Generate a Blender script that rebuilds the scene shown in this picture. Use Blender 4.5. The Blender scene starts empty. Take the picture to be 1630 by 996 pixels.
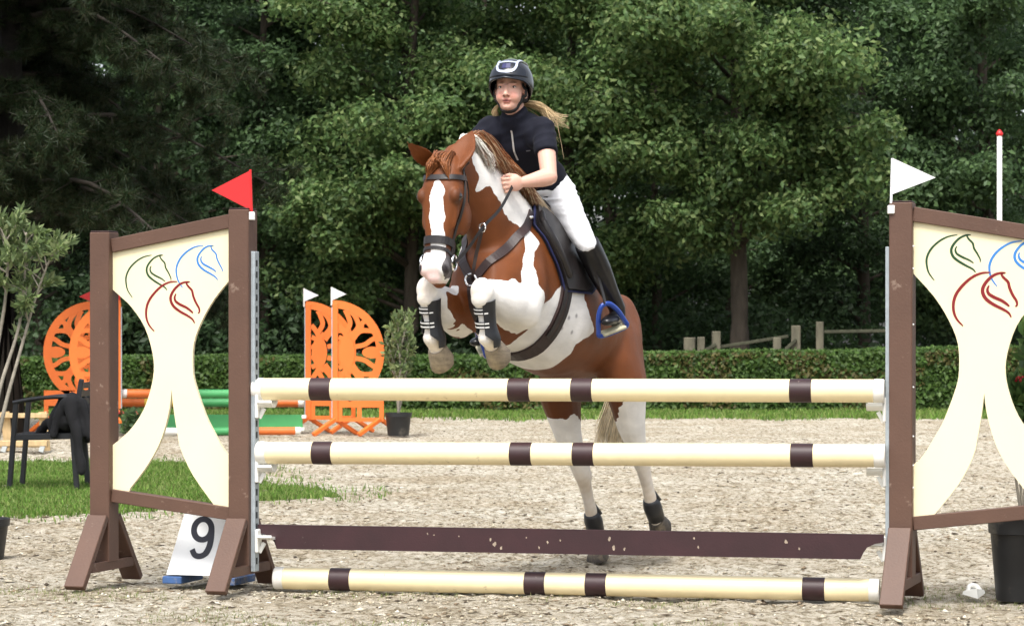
import bpy, bmesh, math, random
import numpy as np
from mathutils import Vector, Matrix, noise

scene = bpy.context.scene
COL = scene.collection
rad = math.radians
PI = math.pi

# ------------------------------------------------------------------ camera
FPX, CX, HZ, CAM_H = 4000.0, 815.0, 545.0, 1.17     # focal length, centre, horizon (photo pixels), eye height (m)
cam_data = bpy.data.cameras.new('camera')
cam = bpy.data.objects.new('camera', cam_data)
COL.objects.link(cam)
cam.location = (0, 0, CAM_H)
cam.rotation_euler = (rad(90), 0, 0)
cam_data.sensor_width = 36.0
cam_data.lens = 36.0 * FPX / 1630.0
cam_data.shift_y = (HZ - 498.0) / 1630.0
cam_data.clip_start = 0.1
cam_data.clip_end = 600
cam_data.dof.use_dof = True
cam_data.dof.focus_distance = 11.9
cam_data.dof.aperture_fstop = 11.0
scene.camera = cam

# ------------------------------------------------------------------ sky and sun (bright overcast)
SUN_EL, SUN_AZ = 60.0, 192.0      # azimuth: direction the light comes from, degrees clockwise from +Y
world = bpy.data.worlds.new('World')
scene.world = world
world.use_nodes = True
wn, wl = world.node_tree.nodes, world.node_tree.links
bgn = wn['Background']
sky = wn.new('ShaderNodeTexSky')
sky.sky_type = 'NISHITA'
sky.sun_disc = False
sky.sun_elevation = rad(SUN_EL)
sky.sun_rotation = rad(SUN_AZ)
sky.dust_density = 4.0
hsv = wn.new('ShaderNodeHueSaturation')
hsv.inputs['Saturation'].default_value = 0.35      # cloud-covered sky: nearly grey
wl.new(sky.outputs[0], hsv.inputs['Color'])
wl.new(hsv.outputs[0], bgn.inputs['Color'])
bgn.inputs['Strength'].default_value = 0.13
sun_data = bpy.data.lights.new('sun', 'SUN')
sun = bpy.data.objects.new('sun', sun_data)
COL.objects.link(sun)
sun_data.energy = 1.5
sun_data.angle = rad(16)
sun_data.color = (1.0, 0.96, 0.9)
_a = rad(SUN_AZ)
_sd = Vector((math.sin(_a) * math.cos(rad(SUN_EL)), math.cos(_a) * math.cos(rad(SUN_EL)), math.sin(rad(SUN_EL))))
sun.rotation_euler = (-_sd).to_track_quat('-Z', 'Y').to_euler()
sun.location = (0, 0, 30)

scene.view_settings.view_transform = 'Standard'
scene.view_settings.look = 'None'
scene.view_settings.exposure = 1.15
scene.view_settings.gamma = 1.0
scene.render.engine = 'CYCLES'
scene.cycles.max_bounces = 5
scene.cycles.diffuse_bounces = 3
scene.cycles.glossy_bounces = 2
scene.cycles.transmission_bounces = 3
scene.cycles.transparent_max_bounces = 6
scene.cycles.use_denoising = True

# ------------------------------------------------------------------ helpers
def P(px, py, d):
    """point seen at photo pixel (px, py), d metres in front of the camera"""
    return Vector(((px - CX) * d / FPX, d, CAM_H - (py - HZ) * d / FPX))

def G(px, d):
    return Vector(((px - CX) * d / FPX, d, 0.0))

_M = {}
def mat(name, col, rough=0.6, var=0.0, vscale=8.0, col2=None, metal=0.0, bump=0.0, bscale=60.0, spec=None,
        attr=None, trans=0.0, coat=0.0, stretch=None, detail=5.0, dirt=None, dscale=3.0, dlim=(0.55, 0.7), sheen=0.0):
    """procedural principled material: colour varied by noise, optional second colour, dirt patches and fine relief"""
    if name in _M:
        return _M[name]
    m = bpy.data.materials.new(name)
    m.use_nodes = True
    nt = m.node_tree
    N, L = nt.nodes, nt.links
    b = N['Principled BSDF']
    b.inputs['Roughness'].default_value = rough
    b.inputs['Metallic'].default_value = metal
    if spec is not None:
        b.inputs['Specular IOR Level'].default_value = spec
    if coat:
        b.inputs['Coat Weight'].default_value = coat
        b.inputs['Coat Roughness'].default_value = 0.08
    if sheen:
        b.inputs['Sheen Weight'].default_value = sheen
    tc = N.new('ShaderNodeTexCoord')
    vec = tc.outputs['Object']
    if stretch:
        mp = N.new('ShaderNodeMapping')
        mp.inputs['Scale'].default_value = stretch
        L.new(vec, mp.inputs['Vector'])
        vec = mp.outputs[0]
    base = None
    if attr:
        at = N.new('ShaderNodeAttribute')
        at.attribute_name = attr
        base = at.outputs['Color']
    if var or col2 is not None:
        nz = N.new('ShaderNodeTexNoise')
        nz.inputs['Scale'].default_value = vscale
        nz.inputs['Detail'].default_value = detail
        nz.inputs['Roughness'].default_value = 0.62
        L.new(vec, nz.inputs['Vector'])
        rmp = N.new('ShaderNodeMapRange')
        rmp.inputs[1].default_value = 0.3
        rmp.inputs[2].default_value = 0.7
        L.new(nz.outputs['Fac'], rmp.inputs[0])
        if base is not None:
            mx = N.new('ShaderNodeMix'); mx.data_type = 'RGBA'; mx.blend_type = 'MULTIPLY'
            mx.inputs[0].default_value = 1.0
            cr = N.new('ShaderNodeMapRange')
            cr.inputs[3].default_value = 1 - var
            cr.inputs[4].default_value = 1 + var * 0.6
            L.new(rmp.outputs[0], cr.inputs[0])
            L.new(base, mx.inputs[6])
            cmb = N.new('ShaderNodeCombineColor')
            for i in range(3):
                L.new(cr.outputs[0], cmb.inputs[i])
            L.new(cmb.outputs[0], mx.inputs[7])
            base = mx.outputs[2]
        else:
            c1 = tuple(max(0, c * (1 - var)) for c in col) if col2 is None else col
            c2 = tuple(min(1, c * (1 + var * 0.7)) for c in col) if col2 is None else col2
            mx = N.new('ShaderNodeMix'); mx.data_type = 'RGBA'
            mx.inputs[6].default_value = (*c1, 1)
            mx.inputs[7].default_value = (*c2, 1)
            L.new(rmp.outputs[0], mx.inputs[0])
            base = mx.outputs[2]
    if dirt is not None:
        nd = N.new('ShaderNodeTexNoise')
        nd.inputs['Scale'].default_value = dscale
        nd.inputs['Detail'].default_value = 8
        nd.inputs['Roughness'].default_value = 0.7
        L.new(tc.outputs['Object'], nd.inputs['Vector'])
        rd = N.new('ShaderNodeMapRange')
        rd.inputs[1].default_value, rd.inputs[2].default_value = dlim
        L.new(nd.outputs['Fac'], rd.inputs[0])
        md = N.new('ShaderNodeMix'); md.data_type = 'RGBA'
        L.new(rd.outputs[0], md.inputs[0])
        if base is None:
            md.inputs[6].default_value = (*col, 1)
        else:
            L.new(base, md.inputs[6])
        md.inputs[7].default_value = (*dirt, 1)
        base = md.outputs[2]
    if base is None:
        b.inputs['Base Color'].default_value = (*col, 1)
    else:
        L.new(base, b.inputs['Base Color'])
    if bump:
        nb = N.new('ShaderNodeTexNoise')
        nb.inputs['Scale'].default_value = bscale
        nb.inputs['Detail'].default_value = 4
        L.new(vec, nb.inputs['Vector'])
        bp = N.new('ShaderNodeBump')
        bp.inputs['Strength'].default_value = bump
        bp.inputs['Distance'].default_value = 0.01
        L.new(nb.outputs['Fac'], bp.inputs['Height'])
        L.new(bp.outputs[0], b.inputs['Normal'])
    if trans:
        tr = N.new('ShaderNodeBsdfTranslucent')
        if base is None:
            tr.inputs[0].default_value = (*col, 1)
        else:
            L.new(base, tr.inputs[0])
        ms = N.new('ShaderNodeMixShader')
        ms.inputs[0].default_value = trans
        out = N['Material Output']
        L.new(b.outputs[0], ms.inputs[1]); L.new(tr.outputs[0], ms.inputs[2]); L.new(ms.outputs[0], out.inputs[0])
    _M[name] = m
    return m

def frame_from(axis, up=(0, 0, 1)):
    a = Vector(axis).normalized()
    u = Vector(up)
    s = a.cross(u)
    if s.length < 1e-4:
        s = a.cross(Vector((1, 0, 0)))
    s.normalize()
    return s, s.cross(a).normalized(), a      # side, up, axis

class MB:
    """collects simple closed shapes into one mesh"""
    def __init__(self):
        self.v, self.f, self.mi = [], [], []
        self.cur = 0
    def add(self, vs, fs):
        o = len(self.v)
        self.v += [tuple(p) for p in vs]
        self.f += [tuple(i + o for i in q) for q in fs]
        self.mi += [self.cur] * len(fs)
        return self
    def box(self, c, s, M=None, bevel=0.0):
        hx, hy, hz = s[0] / 2, s[1] / 2, s[2] / 2
        c = Vector(c)
        if bevel <= 0:
            vs = [Vector((x, y, z)) for x in (-hx, hx) for y in (-hy, hy) for z in (-hz, hz)]
            fs = [(0, 1, 3, 2), (4, 6, 7, 5), (0, 4, 5, 1), (2, 3, 7, 6), (0, 2, 6, 4), (1, 5, 7, 3)]
        else:
            bm = bmesh.new()
            bmesh.ops.create_cube(bm, size=1)
            for v in bm.verts:
                v.co = Vector((v.co.x * s[0], v.co.y * s[1], v.co.z * s[2]))
            bmesh.ops.bevel(bm, geom=bm.edges[:], offset=min(bevel, min(s) * 0.45), segments=1, affect='EDGES')
            bm.verts.index_update()
            vs = [v.co.copy() for v in bm.verts]
            fs = [tuple(v.index for v in f.verts) for f in bm.faces]
            bm.free()
        if M is not None:
            vs = [M @ p for p in vs]
        return self.add([p + c for p in vs], fs)
    def bar(self, a, b, w, h, up=(0, 0, 1), bevel=0.0):
        a, b = Vector(a), Vector(b)
        s, u, ax = frame_from(b - a, up)
        M = Matrix((s, ax, u)).transposed()
        return self.box((a + b) / 2, (w, (b - a).length, h), M, bevel)
    def rings(self, rings, cap=True):
        n = len(rings[0])
        vs, fs = [], []
        for r in rings:
            vs += r
        for i in range(len(rings) - 1):
            for k in range(n):
                k2 = (k + 1) % n
                fs.append((i * n + k, i * n + k2, (i + 1) * n + k2, (i + 1) * n + k))
        if cap:
            fs.append(tuple(range(n - 1, -1, -1)))
            fs.append(tuple((len(rings) - 1) * n + k for k in range(n)))
        return self.add(vs, fs)
    def tube(self, pts, r, seg=10, up=(0, 0, 1), cap=True, round_ends=False):
        """swept tube; r = number, list, or list of (side, up) radii"""
        pts = [Vector(p) for p in pts]
        n = len(pts)
        rs = r if isinstance(r, (list, tuple)) else [r] * n
        rs = [q if isinstance(q, (list, tuple)) else (q, q) for q in rs]
        if round_ends:
            a0, a1 = (pts[0] - pts[1]).normalized(), (pts[-1] - pts[-2]).normalized()
            P2, R2 = [], []
            for k, e in ((0.92, 0.4), (0.6, 0.8)):
                P2.append(pts[0] + a0 * max(rs[0]) * k); R2.append((rs[0][0] * e, rs[0][1] * e))
            P2 += pts; R2 += rs
            for k, e in ((0.6, 0.8), (0.92, 0.4)):
                P2.append(pts[-1] + a1 * max(rs[-1]) * k); R2.append((rs[-1][0] * e, rs[-1][1] * e))
            pts, rs, n = P2, R2, len(P2)
        rings = []
        for i, p in enumerate(pts):
            t = pts[min(i + 1, n - 1)] - pts[max(i - 1, 0)]
            s, u, _ = frame_from(t, up)
            rings.append([p + s * (math.cos(2 * PI * k / seg) * rs[i][0]) + u * (math.sin(2 * PI * k / seg) * rs[i][1]) for k in range(seg)])
        return self.rings(rings, cap)
    def ell(self, c, r, M=None, seg=14, rg=9):
        c = Vector(c)
        rr = r if isinstance(r, (list, tuple)) else (r, r, r)
        rings = []
        for i in range(rg + 1):
            t = PI * (0.03 + 0.94 * i / rg)
            ring = []
            for k in range(seg):
                p = Vector((rr[0] * math.sin(t) * math.cos(2 * PI * k / seg), rr[1] * math.sin(t) * math.sin(2 * PI * k / seg), rr[2] * math.cos(t)))
                ring.append((M @ p if M is not None else p) + c)
            rings.append(ring)
        return self.rings(rings)
    def prism(self, poly, to3, t0, t1):
        """extrude a 2D outline; to3(u, v, t) gives the 3D point"""
        n = len(poly)
        vs = [to3(u, v, t0) for u, v in poly] + [to3(u, v, t1) for u, v in poly]
        fs = [tuple(range(n)), tuple(range(2 * n - 1, n - 1, -1))]
        fs += [(i, i + n, (i + 1) % n + n, (i + 1) % n) for i in range(n)]
        return self.add(vs, fs)
    def ribbon(self, pts, ws, to3, t0, t1):
        """flat stroke of varying width along a 2D path, extruded"""
        n = len(pts)
        Lp, Rp = [], []
        for i, (u, v) in enumerate(pts):
            a, b = pts[max(0, i - 1)], pts[min(n - 1, i + 1)]
            dx, dy = b[0] - a[0], b[1] - a[1]
            l = math.hypot(dx, dy) or 1
            w = (ws[i] if isinstance(ws, (list, tuple)) else ws) / 2
            Lp.append((u - dy / l * w, v + dx / l * w)); Rp.append((u + dy / l * w, v - dx / l * w))
        vs, fs = [], []
        for i in range(n):
            vs += [to3(*Lp[i], t0), to3(*Rp[i], t0), to3(*Rp[i], t1), to3(*Lp[i], t1)]
        for i in range(n - 1):
            o, q = i * 4, i * 4 + 4
            for k in range(4):
                fs.append((o + k, o + (k + 1) % 4, q + (k + 1) % 4, q + k))
        fs += [(3, 2, 1, 0), tuple((n - 1) * 4 + k for k in range(4))]
        return self.add(vs, fs)
    def mesh(self, name, origin=(0, 0, 0), smooth=False, fix=True):
        me = bpy.data.meshes.new(name)
        o = Vector(origin)
        me.from_pydata([tuple(Vector(p) - o) for p in self.v], [], self.f)
        if any(self.mi):
            me.polygons.foreach_set('material_index', self.mi)
        if fix:
            bm = bmesh.new(); bm.from_mesh(me)
            bmesh.ops.recalc_face_normals(bm, faces=bm.faces[:])
            bm.to_mesh(me); bm.free()
        if smooth:
            me.polygons.foreach_set('use_smooth', [True] * len(me.polygons))
        return me
    def build(self, name, material, parent=None, smooth=False, sharp=None):
        """link as ONE mesh object; coordinates are world coordinates (or the parent's own when the parent is rotated)"""
        org = Vector((0, 0, 0))
        if parent is not None:
            org = parent.get('_org', None)
            org = Vector(org) if org is not None else Vector((0, 0, 0))
        me = self.mesh(name, org, smooth)
        for m in (material if isinstance(material, (list, tuple)) else [material]):
            me.materials.append(m)
        if sharp is not None:
            me.polygons.foreach_set('use_smooth', [True] * len(me.polygons))
            me.set_sharp_from_angle(angle=rad(sharp))
        o = bpy.data.objects.new(name, me)
        COL.objects.link(o)
        if parent is not None:
            o.parent = parent
            o['_org'] = tuple(org)
        return o

def tag(o, label=None, cat=None, group=None, kind=None):
    if label: o['label'] = label
    if cat: o['category'] = cat
    if group: o['group'] = group
    if kind: o['kind'] = kind
    return o

def thing(name, label, cat, loc=(0, 0, 0), rotz=None, group=None):
    """an Empty at the thing's base; children are given in world coordinates unless it is rotated"""
    o = bpy.data.objects.new(name, None)
    o.empty_display_size = 0.1
    COL.objects.link(o)
    o.location = loc
    if rotz is not None:
        o.rotation_euler = (0, 0, rotz)
        o['_org'] = (0, 0, 0)
    else:
        o['_org'] = tuple(loc)
    return tag(o, label, cat, group)

def copy_tree(o, parent=None):
    c = o.copy(); COL.objects.link(c)
    if parent is not None:
        c.parent = parent
    for ch in list(o.children):
        copy_tree(ch, c)
    return c

def raw_mesh(name, verts, faces, material, smooth=False):
    """big numpy mesh: verts (n,3), faces (m,k) all of one size"""
    me = bpy.data.meshes.new(name)
    verts = np.asarray(verts, dtype=np.float32); faces = np.asarray(faces, dtype=np.int32)
    k = faces.shape[1]
    me.vertices.add(len(verts)); me.vertices.foreach_set('co', verts.ravel())
    me.loops.add(faces.size); me.loops.foreach_set('vertex_index', faces.ravel())
    me.polygons.add(len(faces)); me.polygons.foreach_set('loop_start', np.arange(0, faces.size, k, dtype=np.int32))
    me.update(calc_edges=True)
    if smooth:
        me.polygons.foreach_set('use_smooth', np.ones(len(faces), dtype=bool))
    me.materials.append(material)
    return me

def set_col(me, cols, name='Col'):
    a = me.color_attributes.new(name, 'FLOAT_COLOR', 'POINT')
    c = np.ones((len(me.vertices), 4), dtype=np.float32)
    c[:, :3] = cols
    a.data.foreach_set('color', c.ravel())

def link(name, me, parent=None):
    o = bpy.data.objects.new(name, me); COL.objects.link(o)
    if parent is not None:
        o.parent = parent
    return o

def smooth_pts(pts, n=6, closed=False):
    """Catmull-Rom through the points"""
    pts = [Vector(p) for p in pts]
    out = []
    m = len(pts)
    for i in range(m if closed else m - 1):
        if closed:
            p0, p1, p2, p3 = pts[i - 1], pts[i], pts[(i + 1) % m], pts[(i + 2) % m]
        else:
            p0, p1, p2, p3 = pts[max(i - 1, 0)], pts[i], pts[i + 1], pts[min(i + 2, m - 1)]
        for k in range(n):
            t = k / n
            out.append(0.5 * ((2 * p1) + (p2 - p0) * t + (2 * p0 - 5 * p1 + 4 * p2 - p3) * t * t + (3 * p1 - p0 - 3 * p2 + p3) * t ** 3))
    if not closed:
        out.append(pts[-1])
    return out

def lerp(a, b, t):
    return a + (b - a) * t
# ------------------------------------------------------------------ ground
def vnoise(X, Y, seed=0):
    """smooth value noise on numpy arrays, about -1..1"""
    r = np.random.RandomState(seed).rand(256, 256).astype(np.float32) * 2 - 1
    xi, yi = np.floor(X).astype(int), np.floor(Y).astype(int)
    fx, fy = X - xi, Y - yi
    fx, fy = fx * fx * (3 - 2 * fx), fy * fy * (3 - 2 * fy)
    g = lambda a, b: r[(a & 255), (b & 255)]
    return (g(xi, yi) * (1 - fx) + g(xi + 1, yi) * fx) * (1 - fy) + (g(xi, yi + 1) * (1 - fx) + g(xi + 1, yi + 1) * fx) * fy

def ground_h(X, Y):
    h = 0.014 * vnoise(X * 1.3, Y * 1.3, 1) + 0.015 * vnoise(X * 4.1, Y * 4.1, 2) + 0.014 * vnoise(X * 10, Y * 10, 3) + 0.009 * vnoise(X * 24, Y * 24, 4)
    near = np.exp(-((X - np.clip(X, -2.2, 2.4)) ** 2 + (Y - np.clip(Y, 11.0, 12.2)) ** 2) * 6)
    return h * (1 - 0.45 * near) - 0.012

def sand_material():
    m = bpy.data.materials.new('arena_sand'); m.use_nodes = True
    N, L = m.node_tree.nodes, m.node_tree.links
    b = N['Principled BSDF']; b.inputs['Roughness'].default_value = 0.95; b.inputs['Specular IOR Level'].default_value = 0.15
    tc = N.new('ShaderNodeTexCoord')
    def nz(sc, det, rough=0.65):
        n = N.new('ShaderNodeTexNoise'); n.inputs['Scale'].default_value = sc; n.inputs['Detail'].default_value = det; n.inputs['Roughness'].default_value = rough
        L.new(tc.outputs['Object'], n.inputs['Vector']); return n
    def ramp(src, stops):
        r = N.new('ShaderNodeValToRGB'); e = r.color_ramp.elements
        e[0].position, e[0].color = stops[0][0], (*stops[0][1], 1); e[1].position, e[1].color = stops[-1][0], (*stops[-1][1], 1)
        for p, c in stops[1:-1]:
            q = e.new(p); q.color = (*c, 1)
        L.new(src.outputs['Fac'], r.inputs[0]); return r
    fine = ramp(nz(19, 7, 0.78), [(0.35, (0.105, 0.082, 0.052)), (0.425, (0.32, 0.278, 0.2)), (0.48, (0.51, 0.465, 0.365)), (0.58, (0.73, 0.69, 0.6))])
    big = ramp(nz(0.9, 5), [(0.35, (0.74, 0.68, 0.6)), (0.65, (1.0, 1.0, 1.0))])
    mx = N.new('ShaderNodeMix'); mx.data_type = 'RGBA'; mx.blend_type = 'MULTIPLY'; mx.inputs[0].default_value = 1
    L.new(fine.outputs[0], mx.inputs[6]); L.new(big.outputs[0], mx.inputs[7])
    chips = ramp(nz(95, 3, 0.6), [(0.0, (1, 1, 1)), (0.6, (1, 1, 1)), (0.66, (0.45, 0.36, 0.27)), (1, (0.35, 0.27, 0.2))])
    m2 = N.new('ShaderNodeMix'); m2.data_type = 'RGBA'; m2.blend_type = 'MULTIPLY'; m2.inputs[0].default_value = 0.8
    L.new(mx.outputs[2], m2.inputs[6]); L.new(chips.outputs[0], m2.inputs[7])
    L.new(m2.outputs[2], b.inputs['Base Color'])
    bp = N.new('ShaderNodeBump'); bp.inputs['Strength'].default_value = 1.0; bp.inputs['Distance'].default_value = 0.04
    L.new(nz(38, 8, 0.7).outputs['Fac'], bp.inputs['Height']); L.new(bp.outputs[0], b.inputs['Normal'])
    return m
SAND = sand_material()
NU, NR = 560, 560
uu = np.linspace(-0.42, 0.42, NU); yy = 8.0 * np.exp(np.linspace(0, math.log(44.0 / 8.0), NR))
Yg, Ug = np.meshgrid(yy, uu, indexing='ij')
Xg = Ug * Yg
Zg = ground_h(Xg, Yg)
vv = np.stack([Xg, Yg, Zg], -1).reshape(-1, 3)
ii = (np.arange(NR - 1)[:, None] * NU + np.arange(NU - 1)[None, :]).ravel()
ff = np.stack([ii, ii + 1, ii + NU + 1, ii + NU], 1)
gnd = link('arena_ground', raw_mesh('arena_ground', vv, ff, SAND, True))
tag(gnd, kind='structure')
far = MB().add([(-160, -20, -0.06), (160, -20, -0.06), (160, 260, -0.06), (-160, 260, -0.06)], [(0, 1, 2, 3)]).build('terrain', mat('woodland_soil', (0.12, 0.1, 0.06), 0.95, var=0.4, vscale=2, bump=0.5, bscale=20))
tag(far, kind='structure')

# clods, wood chips and small stones lying on the riding surface
def lumps(name, n, y0, y1, size, seed, label, prob=(0.27, 0.22, 0.07, 0.2, 0.14, 0.1)):
    R = np.random.RandomState(seed)
    Y = y0 * np.exp(R.rand(n) * math.log(y1 / y0)); X = (R.rand(n) * 2 - 1) * 0.27 * Y
    keep = vnoise(X * 1.7, Y * 1.7, seed + 7) + 0.6 * R.randn(n) > -0.1
    X, Y = X[keep], Y[keep]; n = len(X)
    S = size[0] * np.exp(R.rand(n) ** 2 * math.log(size[1] / size[0]))
    Z = ground_h(X, Y)
    base = np.array([(1, 0, 0), (0, 1, 0), (-1, 0, 0), (0, -1, 0), (0, 0, 1), (0, 0, -0.6)], dtype=np.float32)
    tri = np.array([(0, 1, 4), (1, 2, 4), (2, 3, 4), (3, 0, 4), (1, 0, 5), (2, 1, 5), (3, 2, 5), (0, 3, 5)])
    sc = np.stack([0.6 + (2.6 if size[1] < 0.02 else 0.9) * R.rand(n) ** 2, 0.4 + 0.6 * R.rand(n), 0.25 + 0.4 * R.rand(n)], 1)
    a = R.rand(n) * 6.283
    v = base[None] * sc[:, None, :] * (0.75 + 0.5 * R.rand(n, 6, 1)) * S[:, None, None]
    c, s = np.cos(a)[:, None], np.sin(a)[:, None]
    vx = v[:, :, 0] * c - v[:, :, 1] * s; vy = v[:, :, 0] * s + v[:, :, 1] * c
    v = np.stack([vx + X[:, None], vy + Y[:, None], v[:, :, 2] + Z[:, None] + S[:, None] * 0.15], -1)
    pal = np.array([(0.46, 0.41, 0.31), (0.36, 0.31, 0.22), (0.6, 0.56, 0.47), (0.2, 0.15, 0.095), (0.075, 0.055, 0.035), (0.3, 0.25, 0.18)])
    pc = pal[R.choice(6, n, p=prob)] * (0.8 + 0.4 * R.rand(n, 1))
    f = tri[None] + (np.arange(n) * 6)[:, None, None]
    me = raw_mesh(name, v.reshape(-1, 3), f.reshape(-1, 3), mat('clod', (1, 1, 1), 0.95, var=0.2, vscale=60, attr='Col'))
    set_col(me, np.repeat(pc, 6, axis=0))
    tag(link(name, me), label, 'gravel', kind='stuff')
lumps('earth_lumps', 9000, 9.0, 34.0, (0.008, 0.021), 9, 'larger churned sand lumps kicked up over the riding surface', (0.42, 0.3, 0.06, 0.08, 0.02, 0.12))
lumps('clods', 75000, 9.0, 40.0, (0.004, 0.018), 3, 'clods and wood chips strewn over the sandy riding surface')

# ------------------------------------------------------------------ grass
def blades(name, X, Y, Z, hgt, wid, seed, label, cols):
    R = np.random.RandomState(seed)
    n = len(X)
    H = hgt * (0.5 + 0.8 * R.rand(n)); W = wid * (0.6 + 0.7 * R.rand(n))
    a = R.rand(n) * 6.283; lean = R.rand(n) * 0.7
    la = R.rand(n) * 6.283
    b = np.stack([X, Y, Z], 1)
    wv = np.stack([np.cos(a), np.sin(a), 0 * a], 1) * W[:, None] * 0.5
    lv = np.stack([np.cos(la) * lean, np.sin(la) * lean, np.ones(n)], 1) * H[:, None]
    v = np.stack([b - wv, b + wv, b + lv * 0.55 + wv * 0.7 + np.array([0, 0, 0.0]), b + lv + np.stack([np.cos(la), np.sin(la), -0.6 * np.ones(n)], 1) * (H * lean * 0.35)[:, None], b + lv * 0.55 - wv * 0.7], 1)
    o = (np.arange(n) * 5)[:, None]
    f = np.concatenate([np.stack([o + 0, o + 1, o + 2], 2), np.stack([o + 0, o + 2, o + 4], 2), np.stack([o + 4, o + 2, o + 3], 2)], 0).reshape(-1, 3)
    me = raw_mesh(name, v.reshape(-1, 3), f, mat('grass_blade', (1, 1, 1), 0.6, attr='Col', trans=0.35, spec=0.2))
    c = np.array(cols)[R.randint(len(cols), size=n)] * (0.7 + 0.6 * R.rand(n, 1))
    set_col(me, np.repeat(c, 5, axis=0))
    return tag(link(name, me), label, 'grass', kind='stuff')
GC = [(0.11, 0.22, 0.035), (0.145, 0.265, 0.045), (0.09, 0.175, 0.03), (0.23, 0.29, 0.09), (0.19, 0.26, 0.07)]
R = np.random.RandomState(8)
# left lawn patch
def lawn_edge(X, Y):                 # >0 inside the patch left of the jump
    px = CX + FPX * X / Y; py = HZ + FPX * CAM_H / Y
    return None
n = 270000
X = R.uniform(-8.5, -0.9, n); Y = R.uniform(16.6, 25.5, n)
edge = -1.42 - 0.55 * np.clip(Y - 19.2, 0, 9) ** 1.0 * 0.55 - 0.9 * np.clip(19.0 - Y, 0, 9) + 0.35 * vnoise(X * 1.1, Y * 1.1, 21)
inside = (X < edge) & (Y > 17.2 + 0.5 * vnoise(X * 1.3, Y * 0.7, 22)) & (Y < 24.5 + 0.5 * vnoise(X, Y, 23))
sparse = R.rand(n) < 0.03
k = inside & (R.rand(n) < np.clip(1.0 + 0.5 * vnoise(X * 2.1, Y * 2.1, 27), 0.12, 0.95)) | (sparse & (X < edge + 0.6) & (Y > 16.6))
blades('grass_patch', X[k], Y[k], ground_h(X[k], Y[k]) - 0.005, 0.05, 0.012, 31, 'patch of green grass round the black chair', GC)
# strip of grass before the hedge
n = 90000
X = R.uniform(-16, 16, n); Y = R.uniform(37.2, 43.2, n)
k = Y > 38.7 + 0.7 * vnoise(X * 0.8, Y * 0.3, 25) + 0.4 * R.randn(n) * 0.5
blades('grass_strip', X[k], Y[k], ground_h(X[k], Y[k]), 0.08, 0.022, 32, 'narrow strip of grass along the foot of the hedge', GC)
# weeds scattered in the sand near the wings
n = 26000
X = R.uniform(-2.9, 3.1, n); Y = R.uniform(9.6, 12.2, n)
k = (vnoise(X * 1.5, Y * 2.3, 41) + 0.35 * vnoise(X * 7, Y * 7, 42) > 0.12)
tb = R.rand(n) < 0.7
k &= tb
blades('weeds', X[k], Y[k], ground_h(X[k], Y[k]) - 0.004, 0.022, 0.004, 33, 'sparse weeds sprouting from the sand in front of the jump', [(0.16, 0.2, 0.06), (0.2, 0.24, 0.09), (0.26, 0.26, 0.12)])

# ------------------------------------------------------------------ foliage
def leaf_mesh(name, C, Rr, n_per, size, seed, material, up_bias=0.45, shell=0.35, cols=None, aspect=0.55):
    """leaves spread through clumps: C (m,3) centres, Rr (m,3) radii; every leaf is a folded blade of two triangles"""
    R = np.random.RandomState(seed)
    m = len(C)
    idx = np.repeat(np.arange(m), n_per)
    n = len(idx)
    d = R.randn(n, 3); d /= np.linalg.norm(d, axis=1)[:, None]
    rr = (shell + (1 - shell) * R.rand(n)) * np.where(R.rand(n) < 0.25, R.rand(n), 1.0) * np.where(R.rand(n) < 0.12, 1.35, 1.0)
    p = C[idx] + d * rr[:, None] * Rr[idx]
    nrm = d * 0.7 + np.array([0, 0, up_bias]) + 0.65 * R.randn(n, 3)
    nrm /= np.linalg.norm(nrm, axis=1)[:, None]
    t = np.cross(nrm, R.randn(n, 3)); t /= np.linalg.norm(t, axis=1)[:, None]
    s = np.cross(nrm, t)
    L = size * (0.55 + 0.9 * R.rand(n))[:, None]
    v = np.stack([p - t * L * 0.5, p + s * L * aspect * 0.5 + nrm * L * 0.1, p + t * L * 0.5, p - s * L * aspect * 0.5 + nrm * L * 0.1], 1)
    o = (np.arange(n) * 4)[:, None]
    f = np.concatenate([np.stack([o, o + 1, o + 2], 2), np.stack([o, o + 2, o + 3], 2)], 0).reshape(-1, 3)
    me = raw_mesh(name, v.reshape(-1, 3), f, material)
    cl = np.array(cols)
    tint = cl[R.randint(len(cl), size=n)] * (0.75 + 0.5 * R.rand(n, 1)) * (0.8 + 0.4 * R.rand(m, 1))[idx]
    set_col(me, np.repeat(tint, 4, axis=0))
    return me
LEAF = mat('leaf', (1, 1, 1), 0.5, attr='Col', trans=0.42, spec=0.3)
BARK = mat('bark', (0.065, 0.052, 0.038), 0.95, var=0.45, vscale=9, stretch=(1, 1, 0.25), bump=0.8, bscale=25)
OAK = [(0.1, 0.175, 0.055), (0.128, 0.205, 0.066), (0.075, 0.135, 0.046), (0.185, 0.25, 0.09)]
DARKL = [(0.042, 0.08, 0.034), (0.056, 0.1, 0.04), (0.038, 0.066, 0.03)]
MIDL = [(0.078, 0.14, 0.056), (0.1, 0.17, 0.064), (0.065, 0.115, 0.05)]
PINEL = [(0.022, 0.04, 0.016), (0.028, 0.05, 0.018), (0.04, 0.045, 0.02)]

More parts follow.
